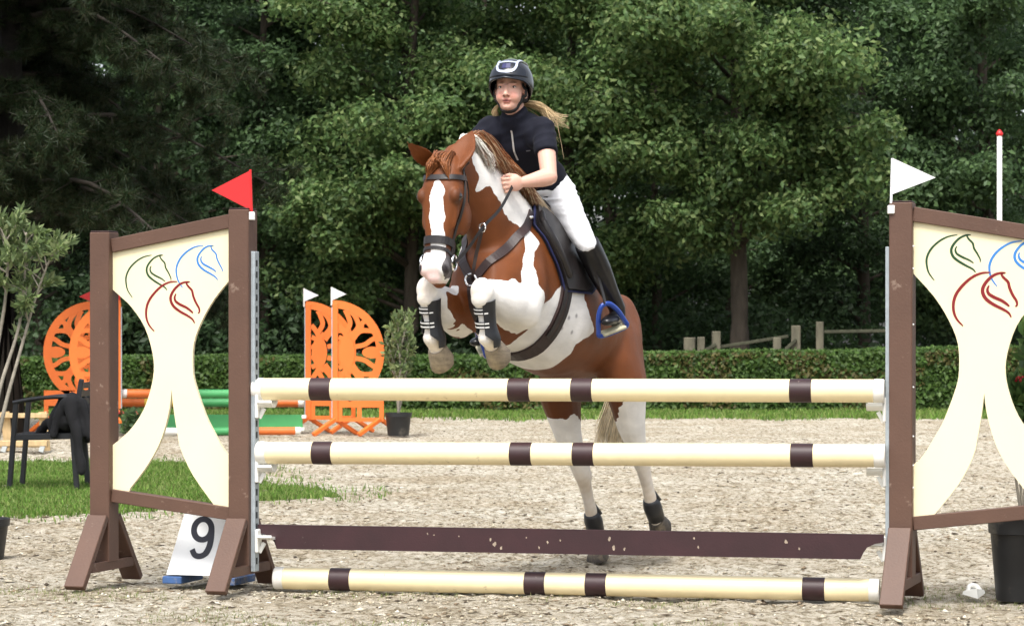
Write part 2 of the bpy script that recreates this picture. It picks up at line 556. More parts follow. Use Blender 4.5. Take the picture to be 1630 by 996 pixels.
def make_tree(name, label, x, y, h, crown_w, z0, seed, cols, n_limb=26, n_leaf=190, leaf=0.125, trunk_r=0.17, clump=0.7, group='trees of the wood behind the hedge', flat=0.68, front_bias=0.0, lean=0.0):
    rnd = random.Random(seed)
    t = thing(name, label, 'tree', (x, y, 0), group=group)
    base = Vector((x, y, -0.05))
    tr = MB()
    pts = [base + Vector((lean * k / 8 * h * 0.1 + rnd.uniform(-0.06, 0.06) * k / 3, rnd.uniform(-0.06, 0.06) * k / 3, h * 0.92 * k / 8)) for k in range(9)]
    rs = [trunk_r * (1.25 if k == 0 else 1) * (1 - 0.85 * k / 8) + 0.012 for k in range(9)]
    tr.tube(smooth_pts(pts, 3), [rs[min(8, int(i / 3))] * (1 - (i % 3) / 3) + rs[min(8, int(i / 3) + 1)] * ((i % 3) / 3) for i in range(25)], 10)
    C, Rr = [], []
    for i in range(n_limb):
        f = (i + rnd.random()) / n_limb
        z = lerp(z0, h * 0.97, f)
        pr = math.sin(PI * min(1, 0.22 + 0.75 * f)) ** 0.7
        L = crown_w * pr * rnd.uniform(0.55, 1.05)
        a = rnd.uniform(0, 2 * PI) if rnd.random() > front_bias else rnd.uniform(PI * 1.1, PI * 1.9)
        p0 = Vector((x, y, z - 0.25 * L)); k = min(7.99, max(0, (z - 0.25 * L) / (h * 0.92) * 8)); p0 = pts[int(k)].lerp(pts[min(8, int(k) + 1)], k - int(k))
        tip = p0 + Vector((math.cos(a) * L, math.sin(a) * L, 0.30 * L + rnd.uniform(-0.3, 0.3)))
        mid = p0.lerp(tip, 0.5) + Vector((0, 0, 0.08 * L))
        tr.tube([p0, mid, tip], [0.045 * (1 - 0.5 * f) + 0.012, 0.028, 0.008], 6)
        nc = max(3, int(2 + L * 1.9))
        for j in range(nc):
            u = lerp(0.35, 1.05, (j + rnd.random()) / nc)
            q = p0.lerp(mid, u * 2) if u < 0.5 else mid.lerp(tip, u * 2 - 1)
            w = rnd.uniform(0.65, 1.25) * clump
            q = q + Vector((rnd.gauss(0, 0.3 * w), rnd.gauss(0, 0.3 * w), rnd.gauss(0, 0.2 * w) - 0.05))
            C.append(q - Vector((x, y, 0))); Rr.append((w * rnd.uniform(0.8, 1.2), w * rnd.uniform(0.8, 1.2), w * flat))
    tr.build('trunk', BARK, t, smooth=True)
    me = leaf_mesh('crown', np.array([tuple(c) for c in C]), np.array(Rr), n_leaf, leaf, seed, LEAF, cols=cols)
    link('crown', me, t)
    return t

def G2(px, d): 
    g = G(px, d); return g.x, g.y
T = []
T.append(make_tree('oak_tree', 'bright leafy oak with a bare lower trunk behind the wooden posts', *G2(1176, 49), 12.5, 3.4, 3.4, 101, OAK, n_limb=48, n_leaf=360, trunk_r=0.19, front_bias=0.45))
T.append(make_tree('oak_tree', 'light green tree left of the rider, in line with the orange wings', *G2(655, 52), 13, 3.2, 2.2, 102, OAK, n_limb=44, n_leaf=330, front_bias=0.4))
T.append(make_tree('oak_tree', 'leafy tree directly behind the rider', *G2(905, 51), 13, 3.2, 2.4, 103, OAK, n_limb=44, n_leaf=330, front_bias=0.4))
T.append(make_tree('oak_tree', 'darker green tree behind the white pole at the right edge', *G2(1570, 50), 12, 2.7, 1.9, 104, MIDL, n_limb=40, n_leaf=330, front_bias=0.4))
T.append(make_tree('beech_tree', 'dim shaded tree right of the bright oak', *G2(1375, 55), 14, 3.0, 1.7, 105, DARKL, n_limb=36, n_leaf=240, trunk_r=0.15))
T.append(make_tree('beech_tree', 'shaded tree behind the red flag', *G2(420, 54), 13, 2.5, 1.8, 106, MIDL, n_limb=36, n_leaf=220, trunk_r=0.14))
T.append(make_tree('beech_tree', 'shaded undergrowth tree behind the left wing board', *G2(250, 52), 11, 2.6, 1.3, 107, DARKL, n_limb=36, n_leaf=220, trunk_r=0.14))
T.append(make_tree('beech_tree', 'slim dark tree between the horse and the bright oak', *G2(1045, 55), 14, 2.6, 2.2, 108, MIDL, n_limb=32, n_leaf=220, trunk_r=0.12))
T.append(make_tree('beech_tree', 'dark tree behind the orange wings beside the rider', *G2(540, 56), 13, 2.4, 2.0, 109, MIDL, n_limb=34, n_leaf=220, trunk_r=0.13))
T.append(make_tree('beech_tree', 'dark tree at the left edge behind the olive bush', *G2(60, 54), 13, 3.0, 1.5, 110, DARKL, n_limb=36, n_leaf=220, trunk_r=0.14))
T.append(make_tree('beech_tree', 'dim tree behind the horse head', *G2(770, 57), 14, 2.4, 2.0, 111, MIDL, n_limb=34, n_leaf=220, trunk_r=0.13))
# second row deeper in the wood: copies of the shaded trees
src = [T[4], T[5], T[7], T[8], T[10]]
LB = ['deep wood tree at the far left behind the pine', 'deep wood tree behind the left wing', 'deep wood tree behind the red flag', 'deep wood tree left of the horse ears', 'deep wood tree behind the helmet',
      'deep wood tree behind the ponytail', 'deep wood tree behind the bright oak trunk', 'deep wood tree right of the bright oak', 'deep wood tree left of the white flag', 'deep wood tree behind the right wing board', 'deep wood tree at the far right edge']
rnd = random.Random(77)
for i, lb in enumerate(LB):
    c = copy_tree(src[i % 5])
    x, y = G2(-60 + i * 175 + rnd.uniform(-30, 30), rnd.uniform(61, 66))
    c.location = (x, y, 0); c.rotation_euler = (0, 0, rnd.uniform(0, 6.28)); c.scale = (1.15, 1.15, rnd.uniform(0.95, 1.15))
    c['label'] = lb
# the mass of the wood behind
R = np.random.RandomState(5)
m = 900
C = np.stack([R.uniform(-27, 27, m), R.uniform(69, 80, m), R.uniform(0.2, 15, m)], 1)
Rr = np.tile(np.array([1.7, 1.4, 1.1]), (m, 1)) * R.uniform(0.7, 1.3, (m, 1))
fw = link('far_wood', leaf_mesh('far_wood', C, Rr, 170, 0.4, 6, LEAF, cols=MIDL))
tag(fw, 'dark mass of woodland foliage closing the background', 'woodland', kind='stuff')
m = 420
C = np.stack([R.uniform(-14, 14, m), R.uniform(50, 60, m), R.uniform(0.0, 1.9, m) ** 1.0], 1)
Rr = np.tile(np.array([0.8, 0.6, 0.55]), (m, 1)) * R.uniform(0.6, 1.3, (m, 1))
us = link('undergrowth', leaf_mesh('undergrowth', C, Rr, 110, 0.16, 16, LEAF, cols=DARKL))
tag(us, 'dark undergrowth of shrubs on the woodland floor behind the hedge', 'undergrowth', kind='stuff')

# dark pine with drooping boughs reaching in from the upper left
def make_pine(x, y, h, seed):
    rnd = random.Random(seed)
    t = thing('pine_tree', 'dark pine with drooping needle boughs filling the upper left corner', 'tree', (x, y, 0))
    tr = MB()
    tr.tube([(x, y, -0.05), (x + 0.05, y, h * 0.4), (x, y, h)], [0.26, 0.2, 0.04], 10)
    V_, F_, K_ = [], [], []
    R = np.random.RandomState(seed)
    tufts = []
    for i in range(92):
        f = i / 92
        z = lerp(3.0, h, f) + rnd.uniform(-0.2, 0.2)
        L = lerp(4.1, 2.2, f) * rnd.uniform(0.6, 1.05)
        a = rnd.uniform(0, 2 * PI)
        p0 = Vector((x, y, z)); tip = p0 + Vector((math.cos(a) * L, math.sin(a) * L, -0.28 * L + rnd.uniform(-0.2, 0.3)))
        mid = p0.lerp(tip, 0.5) + Vector((0, 0, 0.12 * L))
        path = smooth_pts([p0, mid, tip], 6)
        tr.tube(path, [lerp(0.045, 0.008, k / 12) for k in range(13)], 6)
        for k in range(3, 13):
            for _ in range(4):
                b = path[k]
                e = b + Vector((rnd.gauss(0, 0.28), rnd.gauss(0, 0.28), rnd.uniform(-0.4, 0.12)))
                tr.tube([b, e], [0.008, 0.004], 3, cap=False)
                tufts += [tuple(b.lerp(e, 0.5)), tuple(b.lerp(e, 0.8)), tuple(e)]
    tr.build('trunk', mat('pine_bark', (0.03, 0.024, 0.018), 0.95, var=0.4, vscale=9), t, smooth=True)
    tf = np.array(tufts); n_per = 85
    idx = np.repeat(np.arange(len(tf)), n_per); n = len(idx)
    d = R.randn(n, 3); d[:, 2] -= 0.35; d /= np.linalg.norm(d, axis=1)[:, None]
    p = tf[idx] + 0.02 * R.randn(n, 3)
    L = (0.1 + 0.08 * R.rand(n))[:, None]
    s = np.cross(d, R.randn(n, 3)); s /= np.linalg.norm(s, axis=1)[:, None]
    v = np.stack([p - s * 0.006, p + s * 0.006, p + d * L], 1) - np.array([x, y, 0])
    me = raw_mesh('needles', v.reshape(-1, 3), np.arange(n * 3).reshape(-1, 3), LEAF)
    set_col(me, np.repeat(np.array(PINEL)[R.randint(3, size=n)] * (0.7 + 0.6 * R.rand(n, 1)), 3, axis=0))
    link('needles', me, t)
make_pine(*G2(12, 33), 8.5, 55)

# ------------------------------------------------------------------ clipped hedge
def make_hedge():
    t = thing('hedge', 'long low clipped hedge running across behind the arena', 'hedge', (0, 43, 0))
    R = np.random.RandomState(12)
    n = 230000
    X = R.uniform(-15, 15, n)
    top = np.interp(X, [-15, -9, 0, 3, 9, 15], [0.88, 0.88, 0.92, 0.97, 1.06, 1.1])
    u = R.rand(n)
    face = u < 0.62
    bumpy = 0.05 * vnoise(X * 1.6, u * 3, 51)
    Z = np.where(face, R.rand(n) * top, top + 0.02 * R.randn(n)) + 0.03 * vnoise(X * 2.2, X * 0 + 3.3, 52)
    Y = np.where(face, 42.5 + 0.05 * R.randn(n) + bumpy, R.uniform(42.5, 43.5, n))
    p = np.stack([X, Y - 43, Z], 1)
    nrm = np.where(face[:, None], np.array([0, -1.0, 0.35]), np.array([0, -0.3, 1.0])) + 0.6 * R.randn(n, 3)
    nrm /= np.linalg.norm(nrm, axis=1)[:, None]
    tt = np.cross(nrm, R.randn(n, 3)); tt /= np.linalg.norm(tt, axis=1)[:, None]; s = np.cross(nrm, tt)
    L = (0.022 + 0.034 * R.rand(n))[:, None]
    v = np.stack([p - tt * L, p + s * L * 0.6 + nrm * L * 0.1, p + tt * L, p - s * L * 0.6 + nrm * L * 0.1], 1)
    o = (np.arange(n) * 4)[:, None]
    f = np.concatenate([np.stack([o, o + 1, o + 2], 2), np.stack([o, o + 2, o + 3], 2)], 0).reshape(-1, 3)
    me = raw_mesh('leaves', v.reshape(-1, 3), f, LEAF)
    pal = np.array([(0.05, 0.10, 0.022), (0.075, 0.145, 0.03), (0.10, 0.17, 0.04), (0.13, 0.12, 0.04)])
    br = (vnoise(X * 1.2, Z * 2, 53) > 0.2) & face
    ci = np.where(br & (R.rand(n) < 0.5), 3, R.randint(3, size=n))
    set_col(me, np.repeat(pal[ci] * (0.65 + 0.6 * R.rand(n, 1)), 4, axis=0))
    link('leaves', me, t)
    core = MB()
    xs = np.linspace(-15, 15, 31)
    rings = []
    for x in xs:
        z = float(np.interp(x, [-15, -9, 0, 3, 9, 15], [0.88, 0.88, 0.92, 0.97, 1.06, 1.1])) - 0.06
        rings.append([Vector((x, 42.6, 0)), Vector((x, 43.45, 0)), Vector((x, 43.45, z)), Vector((x, 42.6, z))])
    core.rings(rings).build('branches', mat('hedge_twigs', (0.035, 0.04, 0.018), 0.95, var=0.4, vscale=12), t)
make_hedge()
# ------------------------------------------------------------------ the main jump
BROWN = mat('brown_paint', (0.1, 0.051, 0.033), 0.55, var=0.12, vscale=5, bump=0.12, bscale=90, dirt=(0.3, 0.22, 0.17), dscale=11, dlim=(0.62, 0.74))
CREAM_PANEL = mat('cream_board', (0.83, 0.75, 0.5), 0.5, var=0.03, vscale=3, dirt=(0.62, 0.5, 0.3), dscale=9, dlim=(0.68, 0.85))
CREAM_POLE = mat('cream_pole_paint', (0.8, 0.68, 0.42), 0.42, var=0.05, vscale=6, dirt=(0.34, 0.26, 0.16), dscale=16, dlim=(0.64, 0.72), stretch=None, bump=0.06, bscale=30)
BAND = mat('dark_band', (0.03, 0.01, 0.012), 0.5, var=0.25, vscale=12, dirt=(0.4, 0.33, 0.28), dscale=35, dlim=(0.68, 0.74))
PLANK = mat('plank_paint', (0.032, 0.009, 0.012), 0.55, var=0.25, vscale=6, dirt=(0.55, 0.5, 0.44), dscale=9, dlim=(0.67, 0.72), bump=0.1, bscale=120)
WHITE_PLASTIC = mat('white_plastic', (0.8, 0.8, 0.76), 0.4, var=0.05, dirt=(0.45, 0.4, 0.3), dscale=20, dlim=(0.6, 0.75))
CAPMAT = mat('pole_cap_white', (0.78, 0.76, 0.7), 0.45, var=0.08, dirt=(0.4, 0.35, 0.28), dscale=20, dlim=(0.6, 0.75))
STEEL = mat('galvanised_steel', (0.4, 0.45, 0.48), 0.45, var=0.15, vscale=25, metal=0.35)
DARK = mat('dark_slot', (0.012, 0.014, 0.016), 0.7)
RED = mat('red_flag_plastic', (0.62, 0.018, 0.02), 0.4, var=0.05)
FLAGWHITE = mat('white_flag_plastic', (0.8, 0.8, 0.82), 0.4, dirt=(0.3, 0.3, 0.33), dscale=30, dlim=(0.66, 0.72))
LOGO_GREEN = mat('logo_green', (0.006, 0.05, 0.012), 0.5)
LOGO_BLUE = mat('logo_blue', (0.03, 0.2, 0.55), 0.5)
LOGO_RED = mat('logo_red', (0.2, 0.003, 0.006), 0.5)
SCREW = mat('screw_metal', (0.6, 0.6, 0.58), 0.3, metal=0.8)

WING_W = 0.73
LI = G(386.5, 11.9); LO = LI + Vector((-0.693, 0.229, 0)).normalized() * WING_W
RI = G(1436.5, 11.3); RO = RI + Vector((0.707, -0.233, 0)).normalized() * WING_W

def wing_uv(px, py):
    """photo pixel on the left wing's board -> (distance from inner post, height)"""
    e = (LO - LI).normalized(); n = Vector((0, 0, 1)).cross(e); n = n if n.y < 0 else -n
    dv = Vector(((px - CX) / FPX, 1, -(py - HZ) / FPX))
    c = Vector((0, 0, CAM_H))
    s = (LI - c).dot(n) / dv.dot(n)
    w = c + dv * s
    return (w - LI).dot(e), w.z

PANEL_PX = [(182.5, 461), (197, 474), (212.6, 489.8), (232.5, 520.7), (244.4, 560.5), (246.6, 591), (241, 622), (230, 653), (212.6, 680), (195, 697.5), (182, 708),
            (182, 790), (207, 790), (209.4, 776.7), (232, 746.6), (251, 715), (262.4, 686), (271, 650), (274.4, 620), (277.5, 650), (283, 686), (289, 715), (308, 756), (340, 802), (352, 818),
            (369, 818), (369, 729), (356, 715), (340, 686), (327.5, 660), (312, 613.5), (307.6, 587), (309, 547), (321, 512), (340.7, 476.5), (369, 441)]
def zo(p): return (180 + p[0] / 5.86, 370 + p[1] / 5.86)
LOGOS = {
 'red': [([(605, 458), (540, 462), (470, 495), (400, 560), (345, 640), (322, 720), (325, 800), (350, 865), (395, 920)], 15),
         ([(720, 460), (680, 462), (630, 482), (580, 530), (548, 590), (548, 640), (575, 690), (630, 735), (700, 775), (745, 808), (765, 845)], 17),
         ([(595, 570), (582, 605), (592, 640), (630, 670), (690, 700), (735, 735), (750, 752)], 16),
         ([(722, 460), (690, 470), (705, 500), (740, 540), (752, 590), (775, 650), (805, 705), (808, 740), (795, 752)], 14)],
 'green': [([(372, 212), (300, 228), (230, 270), (170, 335), (138, 410), (138, 480), (155, 545), (195, 607)], 11),
           ([(475, 213), (440, 215), (385, 245), (340, 300), (325, 350), (340, 400), (380, 440), (440, 480), (490, 510), (512, 538)], 13),
           ([(368, 312), (357, 340), (368, 375), (410, 405), (460, 430), (497, 458)], 11),
           ([(475, 213), (447, 220), (460, 250), (490, 285), (500, 330), (525, 375), (547, 425), (547, 450)], 10)],
 'blue': [([(845, 122), (770, 135), (700, 175), (640, 235), (603, 310), (598, 380), (615, 450), (655, 515)], 12),
          ([(938, 125), (900, 125), (850, 150), (805, 205), (790, 255), (805, 305), (850, 350), (910, 385), (955, 415), (977, 443)], 13),
          ([(828, 222), (822, 255), (840, 290), (890, 320), (935, 345), (962, 368)], 12),
          ([(938, 125), (915, 130), (925, 160), (960, 200), (970, 245), (995, 300), (1018, 345), (1015, 368)], 10)],
}

def make_wing(I, O, left, label):
    t = thing('jump_wing', label, 'jump wing', tuple(I), group='brown wings of the front jump')
    e = (O - I).normalized()
    n = Vector((0, 0, 1)).cross(e); n = n if n.y < 0 else -n
    w3 = lambda u, z, q=0.0: I + e * u + n * q + Vector((0, 0, z))
    R = Matrix((e, n, Vector((0, 0, 1)))).transposed()
    hw = 0.052
    zt_i, zt_o, zb_i, zb_o = 1.775, 1.665, 0.39, 0.465
    for u, zt in ((0, 1.797), (WING_W, 1.70)):
        z0 = 0.115
        p = MB().box(w3(u, (zt + z0) / 2), (0.104, 0.104, zt - z0), R, 0.004).build('post', BROWN, t)
        MB().box(w3(u, zt + 0.004), (0.098, 0.098, 0.006), R, 0.002).build('post_cap', BAND, p)
        for sg in (1, -1):
            MB().bar(w3(u, 0.335, sg * 0.062), w3(u, 0.012, sg * 0.30), 0.102, 0.034, up=tuple(n), bevel=0.003).build('foot_brace', BROWN, t)
        for su in (-1, 1):
            MB().bar(w3(u + su * 0.036, 0.10, -0.215), w3(u + su * 0.036, 0.10, 0.215), 0.026, 0.045, bevel=0.002).build('foot_crossbar', BROWN, t)
    MB().bar(w3(hw, zt_i - 0.03), w3(WING_W - hw, zt_o - 0.03), 0.06, 0.066, bevel=0.003).build('top_rail', BROWN, t)
    MB().bar(w3(hw, zb_i - 0.03), w3(WING_W - hw, zb_o - 0.03), 0.06, 0.062, bevel=0.003).build('bottom_rail', BROWN, t)
    # cut-out cream board
    pp = [Vector((a, b)) for a, b in PANEL_PX]
    pp = smooth_pts(pp[0:11], 3) + pp[11:13] + smooth_pts(pp[13:19], 3)[:-1] + smooth_pts(pp[18:24], 3) + pp[24:26] + smooth_pts(pp[26:36], 3)
    poly = [wing_uv(p[0], p[1]) for p in pp]
    a0, a1 = hw - 0.002, WING_W - hw + 0.002
    us = [p[0] for p in poly]; lo, hi = min(us), max(us)
    poly = [(a0 + (u - lo) / (hi - lo) * (a1 - a0), z) for u, z in poly]
    railz = lambda u: lerp(zb_i, zb_o, u / WING_W) - 0.01
    topz = lambda u: lerp(zt_i, zt_o, u / WING_W) - 0.05
    poly = [(u, max(z, railz(u))) for u, z in poly]
    poly += [(a0, topz(a0)), (a1, topz(a1))]
    poly.append(poly[0]); poly = poly[:-1]
    pan = MB().prism(poly, lambda u, z, q: w3(u, z, q), -0.006, 0.012).build('panel', CREAM_PANEL, t)
    shift = {'red': (0.0, 0.02), 'green': (-0.012, 0.062), 'blue': (0.0, -0.012)}
    for c, m in (('green', LOGO_GREEN), ('blue', LOGO_BLUE), ('red', LOGO_RED)):
        mb = MB()
        for pts, wd in LOGOS[c]:
            sp = smooth_pts([zo(p) for p in pts], 5)
            uv = []
            for q in sp:
                u, z = wing_uv(q[0], q[1])
                u = a0 + (u - lo) / (hi - lo) * (a1 - a0)
                if not left:                       # same motif, not mirrored: counted from the viewer's left
                    u = WING_W - u + shift[c][0]
                    z += shift[c][1]
                uv.append((u, z))
            k = len(uv)
            ws = [wd / 5.86 * (0.0046 if left else 0.0054) * (0.22 + 0.78 * math.sin(PI * (i + 0.5) / k) ** 0.6) for i in range(k)]
            lay = {'green': 0.0005, 'blue': 0.0009, 'red': 0.0013}[c]
            mb.ribbon(uv, ws, lambda u, z, q: w3(u, z, q), 0.011, 0.0125 + lay)
        mb.build('horse_head_motif', m, pan)
    # perforated steel track for the cups on the side that faces the jump
    tr = MB().box(w3(-hw - 0.0105, 0.845), (0.021, 0.05, 1.51), R, 0.002).build('cup_track', STEEL, t)
    sl = MB()
    for k in range(27):
        z = 0.14 + k * 0.054
        sl.box(w3(-hw - 0.0215, z, 0.004), (0.003, 0.014, 0.03), R)
    sl.build('track_slots', DARK, tr)['kind'] = 'stuff'
    sc = MB()
    for z in (0.52, 0.62, 0.75, 0.97, 1.25, 1.5, 1.6):
        sc.ell(w3(hw + 0.001 if True else 0, z, 0.03), 0.006, seg=6, rg=4)
    sc.build('screws', SCREW, t)['kind'] = 'stuff'
    return w3, e, n, R

L3 = make_wing(LI, LO, True, 'brown jump wing with cream hourglass board beside the number 9 sign')
R3 = make_wing(RI, RO, False, 'brown jump wing with cream hourglass board cut by the right edge of the photo')

def pole(name, A, B, label, fr, radius=0.0525):
    A, B = Vector(A), Vector(B)
    t = thing(name, label, 'pole', tuple((A + B) / 2), group='cream poles of the front jump')
    ax = (B - A)
    pt = lambda f: A + ax * f
    def seg(f0, f1, r, nm, m, par, ends=False):
        mb = MB()
        L = ax.length
        e0 = 0.004 / L
        mb.tube([pt(f0), pt(f0 + e0), pt(f1 - e0), pt(f1)], [r - 0.003, r, r, r - 0.003], 28)
        return mb.build(nm, m, par, sharp=35)
    seg(0.016, 0.984, radius, 'shaft', CREAM_POLE, t)
    for f0, f1 in fr:
        seg(f0, f1, radius + 0.0013, 'band', BAND, t)
    for f0, f1 in ((0, 0.0165), (0.9835, 1)):
        c = seg(f0, f1, radius + 0.001, 'end_cap', CAPMAT, t)
    return t
FR = ((0.095, 0.131), (0.417, 0.453), (0.517, 0.552), (0.856, 0.891))
jl = lambda f, off=0.0: 11.9 - 0.6 * f + off
pole('jump_pole', P(404, 619, 11.9), P(1408, 622, 11.28), 'cream jump pole with dark bands, topmost on the jump under the horse', FR)
pole('jump_pole', P(410, 720, 11.88), P(1409, 725, 11.26), 'cream jump pole with dark bands, middle one between top pole and plank', ((0.093, 0.127), (0.416, 0.452), (0.516, 0.551), (0.856, 0.892)))
gp0, gp1 = G(438, 11.97), G(1400, 11.37)
gp0.z = gp1.z = 0.05
pole('jump_pole', gp0, gp1, 'cream banded jump pole lying on the sand below the plank', ((0.096, 0.133), (0.426, 0.462), (0.527, 0.563), (0.878, 0.915)))

# dark plank with notched ends
def plank():
    A, B = P(411, 834, 11.9), P(1407, 850, 11.28)
    A2 = P(411, 872, 11.9); h = (A.z - A2.z)
    zl = A.z; zr = B.z
    ax = (B - A); ax.z = 0; Ln = ax.length; ax.normalize()
    nn = Vector((0, 0, 1)).cross(ax); nn = nn if nn.y < 0 else -nn
    def t3(s, v, q):
        p = A + ax * s; return Vector((p.x, p.y, lerp(zl, zr, s / Ln) + v)) + nn * q
    pts = [(0, 0), (Ln, 0), (Ln, -0.035), (Ln - 0.04, -0.042), (Ln - 0.075, -0.06), (Ln - 0.092, -0.085), (Ln - 0.105, -h)]
    pts += [(0.095, -h), (0.085, -0.085), (0.07, -0.062), (0.035, -0.045), (0, -0.038)]
    t = MB().prism(pts, t3, -0.013, 0.013).build('jump_plank', PLANK)
    tag(t, 'dark maroon scuffed plank with notched ends hanging between the wings', 'plank')
    # chipped paint patches, pale wood showing
    rnd = random.Random(5)
    mb = MB()
    for s, v, r in ((1.15, -0.075, 0.014), (1.13, -0.05, 0.01), (1.18, -0.09, 0.012), (1.36, -0.085, 0.009), (1.4, -0.06, 0.008), (1.46, -0.05, 0.007), (0.83, -0.03, 0.006), (0.86, -0.035, 0.005),
                    (1.69, -0.04, 0.012), (1.71, -0.08, 0.013), (1.76, -0.085, 0.009), (2.08, -0.03, 0.01), (2.1, -0.07, 0.008), (2.5, -0.04, 0.012), (2.56, -0.07, 0.008), (0.98, -0.04, 0.005), (1.3, -0.04, 0.006)):
        k = 9
        mb.prism([(s + r * rnd.uniform(0.35, 0.95) * math.cos(2 * PI * i / k) * 0.8, v + r * rnd.uniform(0.35, 1.1) * math.sin(2 * PI * i / k)) for i in range(k)], t3, 0.0125, 0.0136)
    o = mb.build('paint_chips', mat('chipped_pale', (0.36, 0.29, 0.22), 0.7, var=0.3, vscale=60), t)
    o['kind'] = 'stuff'
plank()

# white plastic cups that carry the poles
def cup(base, ax, z, label, flat=False):
    """base: point on the steel track; ax: direction into the jump"""
    t = thing('jump_cup', label, 'jump cup', (base.x, base.y, z), group='white cups on the front jump')
    nn = Vector((0, 0, 1)).cross(ax); nn = nn if nn.y < 0 else -nn
    b = Vector((base.x, base.y, z))
    R = Matrix((ax, nn, Vector((0, 0, 1)))).transposed()
    MB().box(b + ax * 0.005 + Vector((0, 0, -0.03)), (0.016, 0.066, 0.11), R, 0.004).build('back_plate', WHITE_PLASTIC, t)
    prof = []
    m = 10
    dep = 0.012 if flat else 0.024
    for i in range(m + 1):
        a = -1 + 2 * i / m
        prof.append((a * 0.05, -dep * (1 - a * a)))
    poly = [(q, v - 0.012) for q, v in prof] + [(q, v + 0.0) for q, v in reversed(prof)]
    MB().prism(poly, lambda q, v, s: b + nn * q + Vector((0, 0, v)) + ax * s, 0.012, 0.085).build('cup_shelf', WHITE_PLASTIC, t)
    MB().bar(b + ax * 0.01 + Vector((0, 0, -0.085)), b + ax * 0.035 + Vector((0, 0, -0.04)), 0.018, 0.012, up=tuple(nn)).build('rib', WHITE_PLASTIC, t)
axj = (P(1408, 622, 11.28) - P(404, 619, 11.9)); axj.z = 0; axj.normalize()
bl = LI + (LI - LO).normalized() * 0.075
br = RI + (RI - RO).normalized() * 0.075
cup(bl, axj, 0.955 - 0.055 - 0.001, 'white plastic cup under the left end of the top pole')
cup(bl, axj, 0.65 - 0.055, 'white plastic cup under the left end of the middle pole')
cup(bl, axj, 0.265, 'white flat cup under the left end of the plank', True)
cup(br, -axj, 0.953 - 0.055, 'white plastic cup under the right end of the top pole')
cup(br, -axj, 0.662 - 0.055, 'white plastic cup under the right end of the middle pole')
cup(br, -axj, 0.272, 'white flat cup under the right end of the plank', True)

def flag(name, foot, tip, corners, m, label, pm, group, band=True, thick=0.004):
    t = thing(name, label, 'flag', tuple(foot), group=group)
    s = MB().tube([foot, tip], 0.006 * max(1, thick / 0.004), 8).build('stick', pm, t)
    a, b, c = corners
    n = Vector((0, 1, 0)) * thick
    MB().add([a - n, b - n, c - n, a + n, b + n, c + n], [(0, 1, 2), (5, 4, 3), (0, 3, 4, 1), (1, 4, 5, 2), (2, 5, 3, 0)]).build('pennant', m, t)
    if band:
        MB().box(foot + Vector((0, -0.004, 0.012)), (0.03, 0.03, 0.038), None, 0.003).build('holder', WHITE_PLASTIC, t)
    return t
DL = 11.86
flag('wing_flag', P(401, 348, DL), P(398.5, 270, DL), (P(399.5, 271, DL), P(337, 303, DL), P(402, 336, DL)), RED, 'small red triangular flag on the wing beside the number 9 sign', RED, 'flags of the front jump')
DR = 11.27
flag('wing_flag', P(1418, 338, DR), P(1420.5, 252, DR), (P(1421, 252, DR), P(1489, 283, DR), P(1418.5, 310, DR)), FLAGWHITE, 'speckled white triangular flag on the right brown wing', FLAGWHITE, 'flags of the front jump')
# ------------------------------------------------------------------ horse (own frame: x forward, y to its left, z up)
TH = rad(26.0)
H_ORG = Vector((0.077, 12.35, 0.0))
HF = Vector((-math.sin(TH), -math.cos(TH), 0)); HL = Vector((math.cos(TH), -math.sin(TH), 0))
H_ROT = math.atan2(HF.y, HF.x)

def hp(px, py, lat):
    """point of the horse at lateral offset lat that is seen at a photo pixel, in the horse's frame"""
    k = (px - CX) / FPX
    a = H_ORG + HL * lat
    x = (k * a.y - a.x) / (HF.x - k * HF.y)
    d = a.y + HF.y * x
    return Vector((x, lat, CAM_H - (py - HZ) * d / FPX))

def fuse(mb, voxel, smooth_it, name, fac=0.5):
    """fuse overlapping shells into one continuous skin"""
    me = mb.mesh(name + '_src')
    o = bpy.data.objects.new(name + '_src', me); COL.objects.link(o)
    m = o.modifiers.new('r', 'REMESH'); m.mode = 'VOXEL'; m.voxel_size = voxel
    if smooth_it:
        s = o.modifiers.new('s', 'SMOOTH'); s.factor = fac; s.iterations = smooth_it
    dg = bpy.context.evaluated_depsgraph_get()
    out = bpy.data.meshes.new_from_object(o.evaluated_get(dg))
    bpy.data.objects.remove(o); bpy.data.meshes.remove(me)
    out.name = name
    out.polygons.foreach_set('use_smooth', [True] * len(out.polygons))
    return out

def coords(me):
    a = np.empty(len(me.vertices) * 3, dtype=np.float32); me.vertices.foreach_get('co', a)
    return a.reshape(-1, 3)

def sec_loft(mb, secs, seg=24):
    """secs: (centre, side vector, down vector, half width, up extent, down extent, squareness)"""
    rings = []
    for c, sv, dv, hw, ue, de, sq in secs:
        ring = []
        for k in range(seg):
            t = 2 * PI * k / seg
            ct, st = math.cos(t), math.sin(t)
            x = math.copysign(abs(ct) ** sq, ct) * hw
            y = math.copysign(abs(st) ** sq, st)
            y = y * (ue if y > 0 else de)
            ring.append(c + sv * x - dv * y)
        rings.append(ring)
    mb.rings(rings)

LATV = Vector((0, 1, 0))
PITCH = rad(20)
TB = Vector((-math.cos(PITCH), 0, -math.sin(PITCH))); TD = Vector((math.sin(PITCH), 0, -math.cos(PITCH)))
T0 = Vector((0, 0, 1.83))
def tp(s, dn, lat=0.0):
    return T0 + TB * s + TD * dn + LATV * lat

